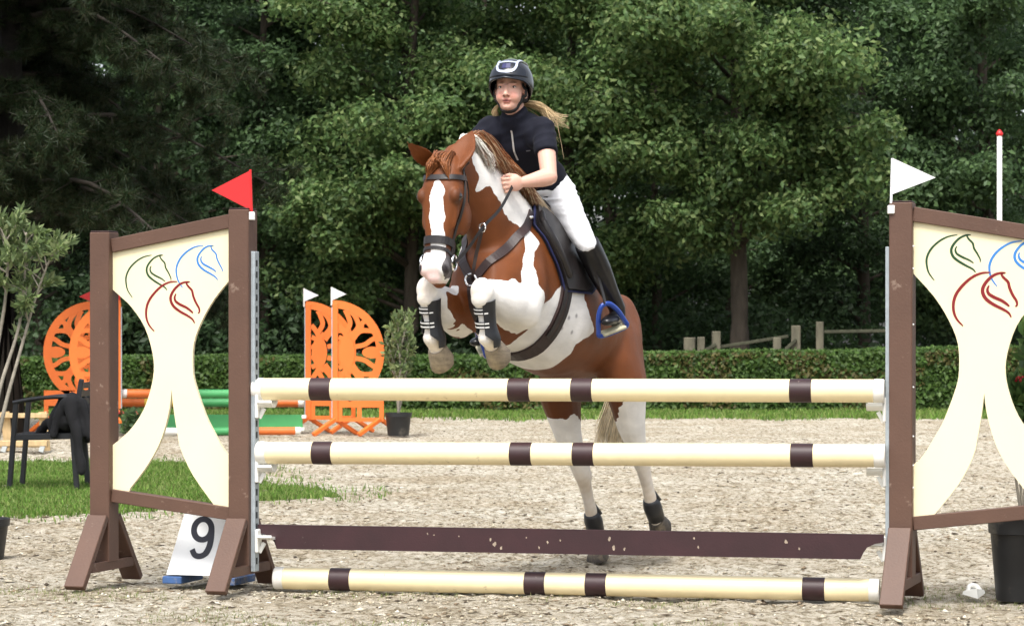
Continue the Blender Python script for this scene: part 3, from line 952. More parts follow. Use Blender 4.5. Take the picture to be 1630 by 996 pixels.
hb = MB()
TR = [(-0.43, 0.43, 0.60, 0.10), (-0.38, 0.34, 0.67, 0.15), (-0.30, 0.24, 0.71, 0.185), (-0.18, 0.10, 0.735, 0.205), (-0.05, 0.0, 0.74, 0.215), (0.1, 0.01, 0.74, 0.235), (0.3, 0.05, 0.73, 0.256),
      (0.5, 0.062, 0.70, 0.258), (0.7, 0.05, 0.65, 0.24), (0.82, 0.035, 0.60, 0.225), (0.94, 0.035, 0.56, 0.205), (1.05, 0.07, 0.50, 0.175), (1.15, 0.14, 0.44, 0.14), (1.22, 0.21, 0.38, 0.08)]
secs = []
for s, a, b, hw in TR:
    mid = a + (b - a) * 0.55
    secs.append((tp(s, mid), LATV, TD, hw, mid - a, b - mid, 0.92 if s < 0.6 else 1.0))
sec_loft(hb, secs)
# neck: from trunk to poll, bends slightly to its right
POLL = Vector((0.79, -0.045, 2.03))
def ncen(p): return Vector(p)
NK = [((0.02, 0, 1.50), (0.70, 0.71), 0.178, 0.31, 0.29), ((0.2, 0, 1.64), (0.70, 0.71), 0.146, 0.27, 0.285), ((0.36, -0.004, 1.78), (0.72, 0.69), 0.116, 0.212, 0.235),
      ((0.5, -0.012, 1.885), (0.82, 0.57), 0.093, 0.192, 0.185), ((0.61, -0.025, 1.935), (0.95, 0.3), 0.08, 0.18, 0.15), ((0.72, -0.037, 1.95), (1.0, -0.1), 0.07, 0.14, 0.13), ((0.81, -0.045, 1.94), (0.95, -0.3), 0.062, 0.085, 0.1)]
secs = []
for c, (tx, tz), hw, ue, de in NK:
    t = Vector((tx, 0, tz)).normalized()
    dv = Vector((t.z, 0, -t.x))
    secs.append((Vector(c), LATV, dv, hw, ue, de, 0.95))
sec_loft(hb, secs, 20)
# head frame
HYAW, HPIT = rad(3), rad(12)
hf = Vector((math.cos(HYAW), math.sin(HYAW), 0)); hs = Vector((-math.sin(HYAW), math.cos(HYAW), 0))
ha = (Vector((0, 0, -1)) * math.cos(HPIT) + hf * math.sin(HPIT)).normalized()      # poll -> muzzle
hn = hs.cross(ha); hn = hn if hn.dot(hf) > 0 else -hn                                # out of the face
H0 = Vector((0.80, -0.035, 2.02))
HLEN = 0.575
def hd(t, n, s):
    """head point: t along poll->muzzle (0..1), n out of the face (m), s to its left (m)"""
    return H0 + ha * (t * HLEN) + hn * n + hs * s
HD = [(-0.02, 0.05, 0.02, 0.07), (0.06, 0.074, 0.055, 0.11), (0.16, 0.09, 0.072, 0.14), (0.26, 0.098, 0.078, 0.165), (0.36, 0.097, 0.074, 0.18), (0.46, 0.086, 0.068, 0.165), (0.57, 0.072, 0.062, 0.12),
      (0.67, 0.062, 0.055, 0.09), (0.77, 0.061, 0.05, 0.085), (0.86, 0.066, 0.05, 0.085), (0.93, 0.066, 0.044, 0.09), (0.985, 0.055, 0.028, 0.085), (1.02, 0.03, 0.004, 0.06)]
secs = [(hd(t, 0.0, 0), hs, -hn, hw, fe, be, 0.8) for t, hw, fe, be in HD]
sec_loft(hb, secs, 22)
HM = Matrix((hs, hn, ha)).transposed()
for sg in (-1, 1):
    hb.ell(hd(0.325, 0.042, sg * 0.084), (0.024, 0.03, 0.036), HM)           # brow ridge
    hb.ell(hd(0.44, -0.085, sg * 0.068), (0.034, 0.08, 0.09), HM)           # cheek
    hb.ell(hd(0.44, 0.012, sg * 0.076), (0.016, 0.02, 0.09), HM)              # facial crest
    hb.ell(hd(0.915, 0.02, sg * 0.05), (0.026, 0.032, 0.04), HM)             # nostril wing
hb.ell(hd(0.97, -0.045, 0), (0.04, 0.045, 0.05), HM)                          # lower lip and chin
hb.ell(hd(0.98, 0.0, 0), (0.043, 0.036, 0.036), HM)                           # upper lip
# ears: turned back and out, as cupped spindles
def ear(sg, tip, wid):
    b = hd(0.05, 0.012, sg * 0.062)
    ax = (tip - b)
    L = ax.length; ax.normalize()
    sv = ax.cross(hn).normalized()
    nv = sv.cross(ax).normalized()
    rings = []
    for t, w, th in ((-0.12, 0.5, 0.03), (0.05, 0.72, 0.03), (0.25, 1.0, 0.027), (0.45, 0.98, 0.022), (0.65, 0.75, 0.016), (0.85, 0.38, 0.011), (0.98, 0.1, 0.006)):
        c = b + ax * (L * t)
        ring = []
        for k in range(14):
            a = 2 * PI * k / 14
            x = math.cos(a) * w * wid
            y = math.sin(a) * th
            if y > 0: y *= -0.2 + 0.5 * (abs(x) / (w * wid + 1e-6))      # hollow front
            y += 0.16 * (abs(x) / wid) ** 2 * wid * 0.9
            ring.append(c + sv * x + nv * y)
        rings.append(ring)
    hb.rings(rings)
EAR_R = hp(647, 226, -0.13); EAR_L = hp(752, 206, 0.03)
ear(-1, H0 + (EAR_R - H0) * 1.0, 0.045)
ear(1, H0 + (EAR_L - H0) * 1.0, 0.066)

# forelegs, folded over the pole
def leg(pts, rs, up=(1, 0, 0), seg=16):
    hb.tube(pts, rs, seg, up=up, round_ends=True)
FORE = {}
for sg, elbow, knee, fet, past in ((1, hp(832, 494, 0.16), hp(768, 464, 0.14), hp(775, 537, 0.14), hp(783, 547, 0.14)),
                                   (-1, Vector((0.46, -0.15, 1.285)), hp(681, 462, -0.12), hp(688, 537, -0.12), hp(694, 550, -0.12))):
    sh = Vector((0.30, sg * 0.145, 1.46))
    k0 = knee + (elbow - knee).normalized() * 0.06
    mid = lerp(elbow, knee, 0.45)
    leg([sh, elbow, mid, k0, knee], [(0.10, 0.14), (0.094, 0.108), (0.08, 0.096), (0.05, 0.058), (0.05, 0.055)], up=(0, 0, 1))
    hb.ell(knee + Vector((0.004, 0, 0.004)), (0.053, 0.056, 0.064)); hb.ell(knee + Vector((0.03, 0, -0.035)), (0.032, 0.042, 0.04)); hb.ell(knee + Vector((-0.045, 0, -0.005)), (0.03, 0.03, 0.042))
    kc = knee + (fet - knee).normalized() * 0.065
    leg([knee, kc, lerp(knee, fet, 0.55), lerp(knee, fet, 0.85), fet], [(0.054, 0.056), (0.039, 0.043), (0.030, 0.034), (0.032, 0.036), (0.042, 0.044)])
    hb.ell(fet, (0.045, 0.044, 0.044)); hb.ell(fet + Vector((-0.035, 0, -0.012)), (0.024, 0.026, 0.03))
    hoofdir = (past - fet).normalized()
    leg([fet, past, past + hoofdir * 0.03], [0.044, 0.037, 0.045])
    FORE[sg] = (elbow, knee, fet, past, hoofdir)
    hb.ell((0.24, sg * 0.125, 1.45), (0.2, 0.095, 0.28), Matrix.Rotation(rad(25), 3, 'Y'))   # shoulder
    hb.ell((0.34, sg * 0.085, 1.40), (0.12, 0.095, 0.18))                                       # breast muscle
# hind legs, pushing off
HIND = {}
for sg, stifle, hock, fet, past in ((1, Vector((-0.70, 0.2, 0.88)), hp(1022, 738, 0.165), hp(1038, 804, 0.165), hp(1044, 822, 0.165)),
                                    (-1, Vector((-0.72, -0.19, 0.86)), hp(928, 758, -0.15), hp(944, 826, -0.15), Vector((-1.165, -0.15, 0.145)))):
    hip = Vector((-0.82, sg * 0.11, 1.22))
    g = lerp(stifle, hock, 0.4)
    leg([hip, lerp(hip, stifle, 0.5), stifle + Vector((-0.07, 0, 0.04)), g + Vector((-0.02, 0, 0)), lerp(stifle, hock, 0.75), hock],
        [(0.11, 0.22), (0.11, 0.21), (0.10, 0.155), (0.068, 0.095), (0.046, 0.06), (0.042, 0.052)], up=(1, 0, 0))
    hb.ell(hock + Vector((-0.012, 0, 0.0)), (0.056, 0.042, 0.06))
    hb.ell(hock + Vector((-0.05, 0, 0.045)), (0.022, 0.02, 0.035))
    leg([hock, lerp(hock, fet, 0.3), lerp(hock, fet, 0.6), lerp(hock, fet, 0.88), fet], [(0.04, 0.046), (0.033, 0.04), (0.03, 0.035), (0.034, 0.038), (0.04, 0.044)])
    hoofdir = (past - fet).normalized()
    leg([fet, past, past + hoofdir * 0.03], [0.039, 0.036, 0.042])
    HIND[sg] = (stifle, hock, fet, past, hoofdir)
    hb.ell((-0.88, sg * 0.105, 1.17), (0.21, 0.1, 0.26), Matrix.Rotation(rad(-12), 3, 'Y'))     # haunch

horse_me = fuse(hb, 0.0062, 11, 'body')
def laplace(me, w, iters):
    v = coords(me).astype(np.float64)
    e = np.empty(len(me.edges) * 2, dtype=np.int32); me.edges.foreach_get('vertices', e); e = e.reshape(-1, 2)
    deg = np.bincount(e.ravel(), minlength=len(v))[:, None]
    for _ in range(iters):
        acc = np.zeros_like(v)
        for k in range(3):
            acc[:, k] = np.bincount(e[:, 0], v[e[:, 1], k], len(v)) + np.bincount(e[:, 1], v[e[:, 0], k], len(v))
        v += (acc / deg - v) * w[:, None] * 0.6
    me.vertices.foreach_set('co', v.astype(np.float32).ravel()); me.update()
V = coords(horse_me)
_w = np.clip((0.62 - V[:, 0]) * 8, 0, 1) * np.clip((V[:, 2] - 0.95) * 5, 0, 1)
laplace(horse_me, _w, 55)
V = coords(horse_me)
# shallow muscle relief
_n = np.empty(len(V) * 3, dtype=np.float32); horse_me.vertices.foreach_get('normal', _n); _n = _n.reshape(-1, 3)
_r = np.array([noise.noise(Vector((p[0] * 7 + p[2] * 2, p[1] * 7, p[2] * 5 - p[0] * 3))) + 0.5 * noise.noise(Vector((p[0] * 16, p[1] * 16, p[2] * 11))) for p in V.tolist()])
V = V + _n * (0.006 * _r * np.clip((V[:, 2] - 0.7) * 4, 0.25, 1))[:, None]
horse_me.vertices.foreach_set('co', V.astype(np.float32).ravel()); horse_me.update()
horse = thing('horse', 'chestnut and white pinto horse jumping over the cream poles with forelegs tucked', 'horse', tuple(H_ORG), H_ROT)
C_CHEST, C_WHITE, C_PINK, C_GREY, C_DIRT = [np.array(c) for c in ((0.155, 0.045, 0.0105), (0.84, 0.82, 0.79), (0.66, 0.42, 0.38), (0.055, 0.05, 0.052), (0.5, 0.36, 0.2))]

def inpoly(poly, X, Z):
    c = np.zeros(len(X), dtype=bool)
    n = len(poly)
    for i in range(n):
        x0, z0 = poly[i]; x1, z1 = poly[(i + 1) % n]
        c ^= ((z0 > Z) != (z1 > Z)) & (X < (x1 - x0) * (Z - z0) / (z1 - z0 + 1e-12) + x0)
    return c

def segdist(V, a, b):
    a, b = np.array(a), np.array(b)
    ab = b - a
    t = np.clip(((V - a) @ ab) / (ab @ ab), 0, 1)
    return np.linalg.norm(V - a - t[:, None] * ab, axis=1)

NECK_W = [(0.685, 2.25), (0.655, 2.034), (0.636, 1.944), (0.657, 1.865), (0.598, 1.891), (0.539, 1.916), (0.528, 1.891), (0.482, 1.821), (0.473, 1.782), (0.402, 1.745), (0.346, 1.723), (0.356, 1.693),
          (0.385, 1.64), (0.412, 1.573), (0.448, 1.506), (0.46, 1.462), (0.42, 1.33), (0.364, 1.349), (0.367, 1.415), (0.377, 1.467), (0.376, 1.533), (0.337, 1.601), (0.249, 1.65), (0.289, 1.703), (0.2, 1.76), (0.12, 1.83), (0.1, 2.25)]
BELLY_W = [(0.52, 1.2), (0.373, 1.323), (0.364, 1.349), (0.25, 1.36), (0.174, 1.393), (0.136, 1.425), (0.06, 1.46), (-0.128, 1.46), (-0.128, 1.377), (-0.178, 1.314), (-0.217, 1.261), (-0.235, 1.213), (-0.166, 1.192),
           (-0.102, 1.171), (-0.095, 1.10), (-0.085, 1.05), (-0.08, 1.02), (-0.08, 0.95), (0.5, 0.95)]

def coat(V):
    x, y, z = V[:, 0], V[:, 1], V[:, 2]
    wob = 0.006 * np.sin(31 * x + 17 * z + 3 * y) + 0.005 * np.sin(57 * z - 43 * x + 11 * y) + 0.003 * np.sin(130 * x + 97 * z)
    xw, zw = x + wob, z - wob * 0.8
    white = np.zeros(len(V), dtype=bool)
    trunk = (x < 0.7)
    white |= inpoly(NECK_W, xw, zw) & trunk & (y > -0.04)
    white |= inpoly([(a + 0.05, b + 0.02) for a, b in NECK_W], xw, zw) & trunk & (y <= -0.04) & (z < 1.75) & (x < 0.42)
    white |= inpoly(BELLY_W, xw, zw) & (xw < 0.30) & ~((np.abs(y) < 0.125) & (x > 0.31))
    for sg in (1, -1):
        el, kn, fe, pa, hdv = FORE[sg]
        d1 = segdist(V, lerp(el, kn, 0.02), kn); d2 = np.minimum(segdist(V, kn, fe), segdist(V, fe, pa + hdv * 0.05))
        white |= (((d1 + 1.5 * wob < (0.128 if sg > 0 else 0.1)) & (sg * y > 0.075) & (zw < 1.468)) | (d2 < 0.1)) & (x > 0.28)
        st, ho, fe, pa, hdv = HIND[sg]
        side = sg * y
        lim = 0.78 + (0.10 if sg > 0 else 0.0) * np.clip((side - 0.17) / 0.08, -0.5, 1.2)
        white |= (zw < lim + 1.2 * wob) & (x < -0.5) & (side > 0)
    white |= (x < -1.13) & (z > 1.0) & (np.abs(y) < 0.12) & (y > 0.02)
    ca = np.tile(C_CHEST, (len(V), 1)); cb = np.tile(C_WHITE, (len(V), 1))
    # belly freckles
    for fx, fz in ((0.02, 1.29), (0.06, 1.24), (-0.03, 1.22), (-0.05, 1.30), (0.12, 1.2)):
        r = np.hypot(x - fx, z - fz); a = np.clip(1.6 - r / 0.009, 0, 1)[:, None] * 0.8; cb = cb * (1 - a) + C_GREY * 4 * a
    # yellowed knees, pasterns and lower legs
    for sg in (1, -1):
        el, kn, fe, pa, hdv = FORE[sg]
        r = np.linalg.norm(V - np.array(kn + Vector((0.05, 0.0, -0.01))), axis=1)
        a = np.clip(1 - r / 0.075, 0, 1)[:, None] * (0.55 + 14 * wob[:, None])
        r2 = np.linalg.norm(V - np.array(pa), axis=1)
        a = np.clip(np.maximum(a, np.clip(1.15 - r2 / 0.1, 0, 1)[:, None] * (0.6 + 14 * wob[:, None])), 0, 0.8)
        cb = cb * (1 - a) + C_DIRT * a
        a = (np.clip((0.62 - z) * 3, 0, 0.62) * (x < -0.6) * (sg * y > 0) * np.clip(0.75 + 20 * wob, 0, 1.2))[:, None]
        cb = cb * (1 - a) + C_DIRT * a
    # brown tone darkens downwards over the lower flank and stifle
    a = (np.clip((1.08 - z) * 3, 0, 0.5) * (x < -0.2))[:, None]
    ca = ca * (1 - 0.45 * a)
    # head
    rel = V - np.array(H0)
    t = rel @ np.array(ha) / HLEN; n = rel @ np.array(hn); s = rel @ np.array(hs)
    near_leg = np.zeros(len(V), dtype=bool)
    for sg in (1, -1):
        near_leg |= (segdist(V, FORE[sg][0], FORE[sg][1]) < 0.09) | (segdist(V, FORE[sg][1], FORE[sg][2]) < 0.09)
    head = (x > 0.69) & (np.abs(s) < 0.15) & (t < 1.12) & (n > -0.2) & (z > 1.44) & ~near_leg
    white &= ~head
    cen = 0.004 + 0.03 * (t - 0.25)
    wd = np.interp(t, [0.2, 0.235, 0.3, 0.45, 0.52, 0.6, 0.72, 0.78, 0.86, 1.2], [0, 0.02, 0.034, 0.036, 0.038, 0.03, 0.03, 0.034, 0.028, 0.02])
    white |= head & (np.abs(s - cen + 0.6 * wob) < wd) & (n > 0.005) & (t > 0.2)
    muzz = head & (t > 0.8)
    white |= muzz & (s < 0.042 + wob)
    gm = np.clip((t - 0.74) * 12, 0, 1)[:, None] * head[:, None]
    ca = ca * (1 - gm) + C_GREY * 2.0 * gm
    pk = np.clip((t - 0.85) * 9, 0, 1) * np.clip((0.045 - s) * 40, 0, 1) * muzz
    cb = cb * (1 - 0.8 * pk[:, None]) + C_PINK * 0.8 * pk[:, None]
    for sg in (-1, 1):
        e = ((t - 0.925 - sg * (s - sg * 0.06) * 0.8) * HLEN / 0.02) ** 2 + ((s - sg * 0.063) / 0.013) ** 2      # nostril openings
        a = (np.clip(1.6 - e, 0, 1) * (head & (n > 0.0)))[:, None]
        ca = ca * (1 - a) + np.array((0.02, 0.015, 0.016)) * a; cb = cb * (1 - a) + np.array((0.02, 0.015, 0.016)) * a
        e = ((t - 0.335) * HLEN / 0.04) ** 2 + ((n - 0.035) / 0.04) ** 2                                       # dark skin round the eyes
        a = (np.clip(1.3 - e, 0, 1) * (sg * s > 0.06) * head)[:, None] * 0.6
        ca = ca * (1 - a) + np.array((0.045, 0.02, 0.012)) * a
    return ca, cb, white.astype(np.float64)

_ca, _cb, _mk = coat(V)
_e = np.empty(len(horse_me.edges) * 2, dtype=np.int32); horse_me.edges.foreach_get('vertices', _e); _e = _e.reshape(-1, 2)
_deg = np.bincount(_e.ravel(), minlength=len(V))
for _ in range(5):
    _mk = 0.4 * _mk + 0.6 * (np.bincount(_e[:, 0], _mk[_e[:, 1]], len(V)) + np.bincount(_e[:, 1], _mk[_e[:, 0]], len(V))) / _deg
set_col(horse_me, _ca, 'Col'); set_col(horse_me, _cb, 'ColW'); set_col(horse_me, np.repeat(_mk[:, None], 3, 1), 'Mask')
COAT = mat('horse_coat', (1, 1, 1), 0.5, var=0.17, vscale=9, attr='Col', bump=0.22, bscale=260, spec=0.28, stretch=(0.35, 1, 1))
def _coat_mix(m):
    N, L = m.node_tree.nodes, m.node_tree.links
    a = [n for n in N if n.type == 'ATTRIBUTE'][0]
    tgt = [l.to_socket for l in L if l.from_node == a][0]
    w = N.new('ShaderNodeAttribute'); w.attribute_name = 'ColW'
    k = N.new('ShaderNodeAttribute'); k.attribute_name = 'Mask'
    tc = N.new('ShaderNodeTexCoord'); nz = N.new('ShaderNodeTexNoise'); nz.inputs['Scale'].default_value = 90; nz.inputs['Detail'].default_value = 4
    L.new(tc.outputs['Object'], nz.inputs['Vector'])
    ad = N.new('ShaderNodeMath'); ad.operation = 'MULTIPLY_ADD'; ad.inputs[1].default_value = 0.45
    L.new(nz.outputs['Fac'], ad.inputs[0]); L.new(k.outputs['Fac'], ad.inputs[2])
    mr = N.new('ShaderNodeMapRange'); mr.inputs[1].default_value = 0.66; mr.inputs[2].default_value = 0.78
    L.new(ad.outputs[0], mr.inputs[0])
    mx = N.new('ShaderNodeMix'); mx.data_type = 'RGBA'
    L.new(mr.outputs[0], mx.inputs[0]); L.new(a.outputs['Color'], mx.inputs[6]); L.new(w.outputs['Color'], mx.inputs[7])
    L.new(mx.outputs[2], tgt)
_coat_mix(COAT)
horse_me.materials.append(COAT)
body = link('body', horse_me, horse)

from mathutils.bvhtree import BVHTree
_bm = bmesh.new(); _bm.from_mesh(horse_me)
HBVH = BVHTree.FromBMesh(_bm); _bm.free()
def surf(outer, inner, off=0.0):
    """first hit on the horse from outside; returns (point lifted by off, normal)"""
    outer, inner = Vector(outer), Vector(inner)
    h = HBVH.ray_cast(outer, (inner - outer).normalized())
    if h[0] is None:
        q = HBVH.find_nearest(inner)
        return q[0] + q[1] * off, q[1]
    return h[0] + h[1] * off, h[1]

def strap(mb, pn, w, th, closed=False):
    """flat strap along surface points with normals"""
    n = len(pn)
    pts = [p for p, _ in pn]
    ns = []
    for i in range(n):                      # even out the normals
        a = Vector((0, 0, 0))
        for k in (-2, -1, 0, 1, 2):
            j = (i + k) % n if closed else min(max(i + k, 0), n - 1)
            a += pn[j][1]
        ns.append(a.normalized())
    rings = []
    for i in range(n):
        a = pts[i - 1] if (closed or i > 0) else pts[i]
        b = pts[(i + 1) % n] if (closed or i < n - 1) else pts[i]
        t = (b - a).normalized()
        wv = t.cross(ns[i]).normalized() * (w / 2)
        u = ns[i] * th
        rings.append([pts[i] - wv, pts[i] + wv, pts[i] + wv + u, pts[i] - wv + u])
    if closed:
        rings.append(rings[0])
    mb.rings(rings, cap=not closed)
    return mb

# hooves
HOOF = mat('hoof_horn', (0.22, 0.18, 0.13), 0.6, var=0.4, vscale=18, stretch=(1, 1, 4), dirt=(0.36, 0.3, 0.21), dscale=12, dlim=(0.45, 0.7), bump=0.2, bscale=40)
HOOFD = mat('dark_hoof', (0.05, 0.042, 0.035), 0.6, var=0.4, vscale=18, dirt=(0.2, 0.16, 0.11), dscale=12, dlim=(0.5, 0.7))
def hoof(c, ax, fwd, label=None, L=0.08, r=0.047, hm=None):
    ax = ax.normalized(); fv = (fwd - ax * fwd.dot(ax)).normalized(); sv = ax.cross(fv)
    rings = []
    for t, k in ((-0.15, 0.9), (0.0, 1.0), (0.08, 1.06), (0.5, 1.2), (0.95, 1.36), (1.0, 1.33)):
        ring = []
        for i in range(18):
            a = 2 * PI * i / 18
            q = math.cos(a)
            ext = (1.15 if q > 0 else 0.85)
            lo = t * L * (1.0 if q > 0 else 0.8)
            ring.append(c + ax * lo + fv * (q * r * k * ext + (t * 0.012)) + sv * (math.sin(a) * r * k))
        rings.append(ring)
    o = MB().rings(rings).build('hoof', hm or HOOF, horse, sharp=40)
    return o
for sg in (1, -1):
    e, k, f, p, dv = FORE[sg]
    hoof(p + dv * 0.02, (dv * 0.8 + Vector((-0.55, 0, -0.35))).normalized(), Vector((0.5, 0, -1)), r=0.046, L=0.085)
    e, k, f, p, dv = HIND[sg]
    if sg < 0:
        hoof(Vector((p.x - 0.022, p.y, 0.078)), Vector((-0.12, 0, -1)), Vector((1, 0, 0)), L=0.074, r=0.045, hm=HOOFD)
        MB().tube([f, p, Vector((p.x - 0.02, p.y, 0.085))], [0.04, 0.038, 0.044], 14).build('pastern', mat('pastern_hair', (0.34, 0.27, 0.18), 0.8, var=0.2), horse, smooth=True)
    else:
        hoof(p + dv * 0.022, (dv + Vector((-0.6, 0, 0.1))).normalized(), Vector((0.3, 0, -1)), L=0.075, hm=HOOFD)
# eyes
EYE = mat('horse_eye', (0.012, 0.006, 0.004), 0.08, coat=1.0)
for sg in (1, -1):
    q, nn = surf(hd(0.335, 0.036, sg * 0.3), hd(0.335, 0.03, 0))
    MB().ell(q - nn * 0.012, (0.019, 0.021, 0.021), HM, 16, 10).build('eye', EYE, horse, smooth=True)
# tendon boots on the forelegs and short boots on the hind fetlocks
BOOTM = mat('boot_shell', (0.012, 0.013, 0.016), 0.38, var=0.2, vscale=20)
STRAPM = mat('boot_strap_edge', (0.72, 0.72, 0.7), 0.5)
for sg in (1, -1):
    e, k, f, p, dv = FORE[sg]
    a = (f - k); L = a.length; a.normalize()
    fv = Vector((1, 0, 0)); fv = (fv - a * fv.dot(a)).normalized(); sv = a.cross(fv); sv = sv if sv.y > 0 else -sv
    def ringpt(t, ang, r): return k + a * (L * t) + fv * (math.cos(ang) * r) + sv * (math.sin(ang) * r)
    mb = MB()
    rows = [(0.2, 0.05), (0.32, 0.047), (0.55, 0.043), (0.75, 0.043), (0.9, 0.051), (1.05, 0.057), (1.2, 0.052)]
    m = 14
    rings = []
    for t, r in rows:
        sp = rad(58) if t < 0.95 else rad(95)
        ga = rad(-38)
        row = [ringpt(t, ga + sp + (2 * PI - 2 * sp) * i / m, r) for i in range(m + 1)]
        row2 = [ringpt(t, ga + sp + (2 * PI - 2 * sp) * i / m, r + 0.008) for i in range(m, -1, -1)]
        rings.append(row + row2)
    bt = mb.rings(rings).build('tendon_boot', BOOTM, horse, sharp=50)
    for t0 in (0.36, 0.44, 0.66, 0.74):
        sm = MB(); st = MB()
        for mbx, w, r in ((sm, 0.016, 0.0495), (st, 0.006, 0.0507)):
            rings = []
            for i in range(20):
                an = rad(-125) + rad(170) * i / 19
                rr = r * 0.9 if abs(an + rad(38)) < rad(60) else r * 0.99
                cc = [ringpt(t0 - w / 2 / L, an, rr), ringpt(t0 + w / 2 / L, an, rr), ringpt(t0 + w / 2 / L, an, rr + 0.003), ringpt(t0 - w / 2 / L, an, rr + 0.003)]
                rings.append(cc)
            mbx.rings(rings)
        s_ = sm.build('strap', BOOTM, bt)
        st.build('strap_edge', STRAPM, bt)
    e, k, f, p, dv = HIND[sg]
    up = (k - f).normalized()
    MB().tube([f + up * 0.04, f + up * 0.02, f - up * 0.008, p + dv * 0.01], [(0.041, 0.041), (0.046, 0.045), (0.05, 0.05), (0.046, 0.046)], 16).build('fetlock_boot', BOOTM, horse, smooth=True)
    MB().tube([f + up * 0.03 + Vector((-0.02, 0.02, 0)), f + up * 0.1 + Vector((-0.036, 0.012, 0))], [0.032, 0.006], 10).build('boot_tab', BOOTM, horse, smooth=True)

# hair: mane, forelock, tail, built strand by strand
def strands(name, specs, material, parent, seed=1, seg=5):
    """specs: list of (points, root radius, colours at root and tip)"""
    vs, fs, cs = [], [], []
    for pts, r, c0, c1 in specs:
        pts = smooth_pts(pts, 4)
        n = len(pts)
        o = len(vs)
        for i, p in enumerate(pts):
            t = pts[min(i + 1, n - 1)] - pts[max(i - 1, 0)]
            s, u, _ = frame_from(t, (0.3, 0.5, 0.8))
            f = i / (n - 1)
            rr = r * (0.7 + 0.5 * math.sin(PI * min(1, f * 1.3))) * (1 - f ** 3) + 0.0006
            for k in range(4):
                vs.append(p + s * (math.cos(PI / 2 * k) * rr * 1.5) + u * (math.sin(PI / 2 * k) * rr * 0.7))
                cs.append(lerp(np.array(c0), np.array(c1), f))
        for i in range(n - 1):
            for k in range(4):
                fs.append((o + i * 4 + k, o + i * 4 + (k + 1) % 4, o + i * 4 + 4 + (k + 1) % 4, o + i * 4 + 4 + k))
    me = raw_mesh(name, [tuple(v) for v in vs], fs, material, True)
    set_col(me, np.array(cs))
    return link(name, me, parent)
HAIR = mat('hair', (1, 1, 1), 0.45, var=0.25, vscale=40, attr='Col', spec=0.4)
rnd = random.Random(11)
crest = []
for c, (tx, tz), hw, ue, de in NK[1:]:
    t_ = Vector((tx, 0, tz)).normalized()
    crest.append(Vector(c) - Vector((t_.z, 0, -t_.x)) * ue * 0.97)
crest = smooth_pts(crest, 10)
BROWNH, BLOND, WHITEH = (0.2, 0.068, 0.02), (0.55, 0.42, 0.26), (0.8, 0.76, 0.68)
specs = []
for i in range(2300):
    f = rnd.uniform(0.04, 0.74)
    p = crest[int(f * (len(crest) - 1))] + Vector((rnd.uniform(-0.01, 0.01), rnd.uniform(-0.015, 0.015), 0))
    wv_ = math.sin(f * 23) * 0.5 + math.sin(f * 51 + 1) * 0.5
    L = 0.17 + 0.03 * wv_ + rnd.uniform(-0.035, 0.02)
    lift = (0.014 + 0.01 * wv_ + rnd.uniform(0, 0.015)) * (1.8 if f > 0.55 else 1.0)
    back = -(0.75 + 0.12 * wv_ + rnd.uniform(-0.12, 0.12)) * L
    out = 0.108 + 0.012 * wv_ + rnd.uniform(-0.02, 0.02)
    p1 = p + Vector((back * 0.3, 0.03 + rnd.uniform(-0.02, 0.02), lift))
    p2 = p + Vector((back * 0.7, out * 0.7, -0.2 * L * rnd.uniform(0.4, 1.4)))
    p3 = p + Vector((back, out * rnd.uniform(0.8, 1.05), -0.6 * L * rnd.uniform(0.8, 1.3)))
    if f > 0.68:
        c0, c1 = WHITEH, (WHITEH if rnd.random() < 0.6 else BROWNH)
    elif f > 0.2:
        c0 = BROWNH; c1 = BROWNH if rnd.random() < 0.75 else BLOND
    else:
        c0 = BLOND if rnd.random() < 0.6 else WHITEH; c1 = BLOND
    k = rnd.uniform(0.75, 1.15)
    specs.append(([p - Vector((0, 0, 0.01)), p1, p2, p3], rnd.uniform(0.001, 0.0022), [q * k for q in c0], [q * k for q in c1]))
strands('mane', specs, HAIR, horse)
specs = []
for i in range(900):
    sg = -1 if rnd.random() < 0.45 else 1
    p = hd(rnd.uniform(-0.06, 0.03), rnd.uniform(-0.03, 0.04), sg * rnd.uniform(0.0, 0.045))
    s1 = rnd.uniform(0.0, 0.095); t1 = 0.07 + 1.35 * s1 + rnd.uniform(-0.02, 0.025)
    e = surf(hd(t1, 0.3, sg * s1), hd(t1, 0, sg * s1 * 0.5), 0.007)[0]
    mdl = (p + e) / 2 + hn * rnd.uniform(0.02, 0.05)
    k = rnd.uniform(0.75, 1.25)
    specs.append(([p, mdl, e], rnd.uniform(0.0013, 0.0026), [q * k for q in BROWNH], [q * k * 1.25 for q in BROWNH]))
strands('forelock', specs, HAIR, horse)
specs = []
dock = tp(1.17, 0.2)
for i in range(520):
    a = rnd.uniform(-1, 1)
    e = Vector((-1.32 + rnd.uniform(-0.05, 0.05), -0.10 + a * 0.13, rnd.uniform(0.55, 0.72)))
    m1 = dock + Vector((-0.13, a * 0.03, -0.03)); m2 = Vector((-1.33 + rnd.uniform(-0.03, 0.03), -0.06 + a * 0.05, 1.0))
    k = rnd.uniform(0.7, 1.15)
    specs.append(([dock + Vector((0, a * 0.02, 0)), m1, m2, e], rnd.uniform(0.0018, 0.004), [0.55 * k, 0.42 * k, 0.25 * k], [0.8 * k, 0.68 * k, 0.47 * k]))
strands('tail', specs, HAIR, horse)
# ------------------------------------------------------------------ rider pose (same frame as the horse)
HAND_L = hp(817, 293, 0.125); HAND_R = Vector((0.43, -0.09, 1.94))
ANK_L = hp(963, 478, 0.335)
STIR = (hp(963, 484, 0.36), hp(955, 534, 0.32), hp(997, 518, 0.41))
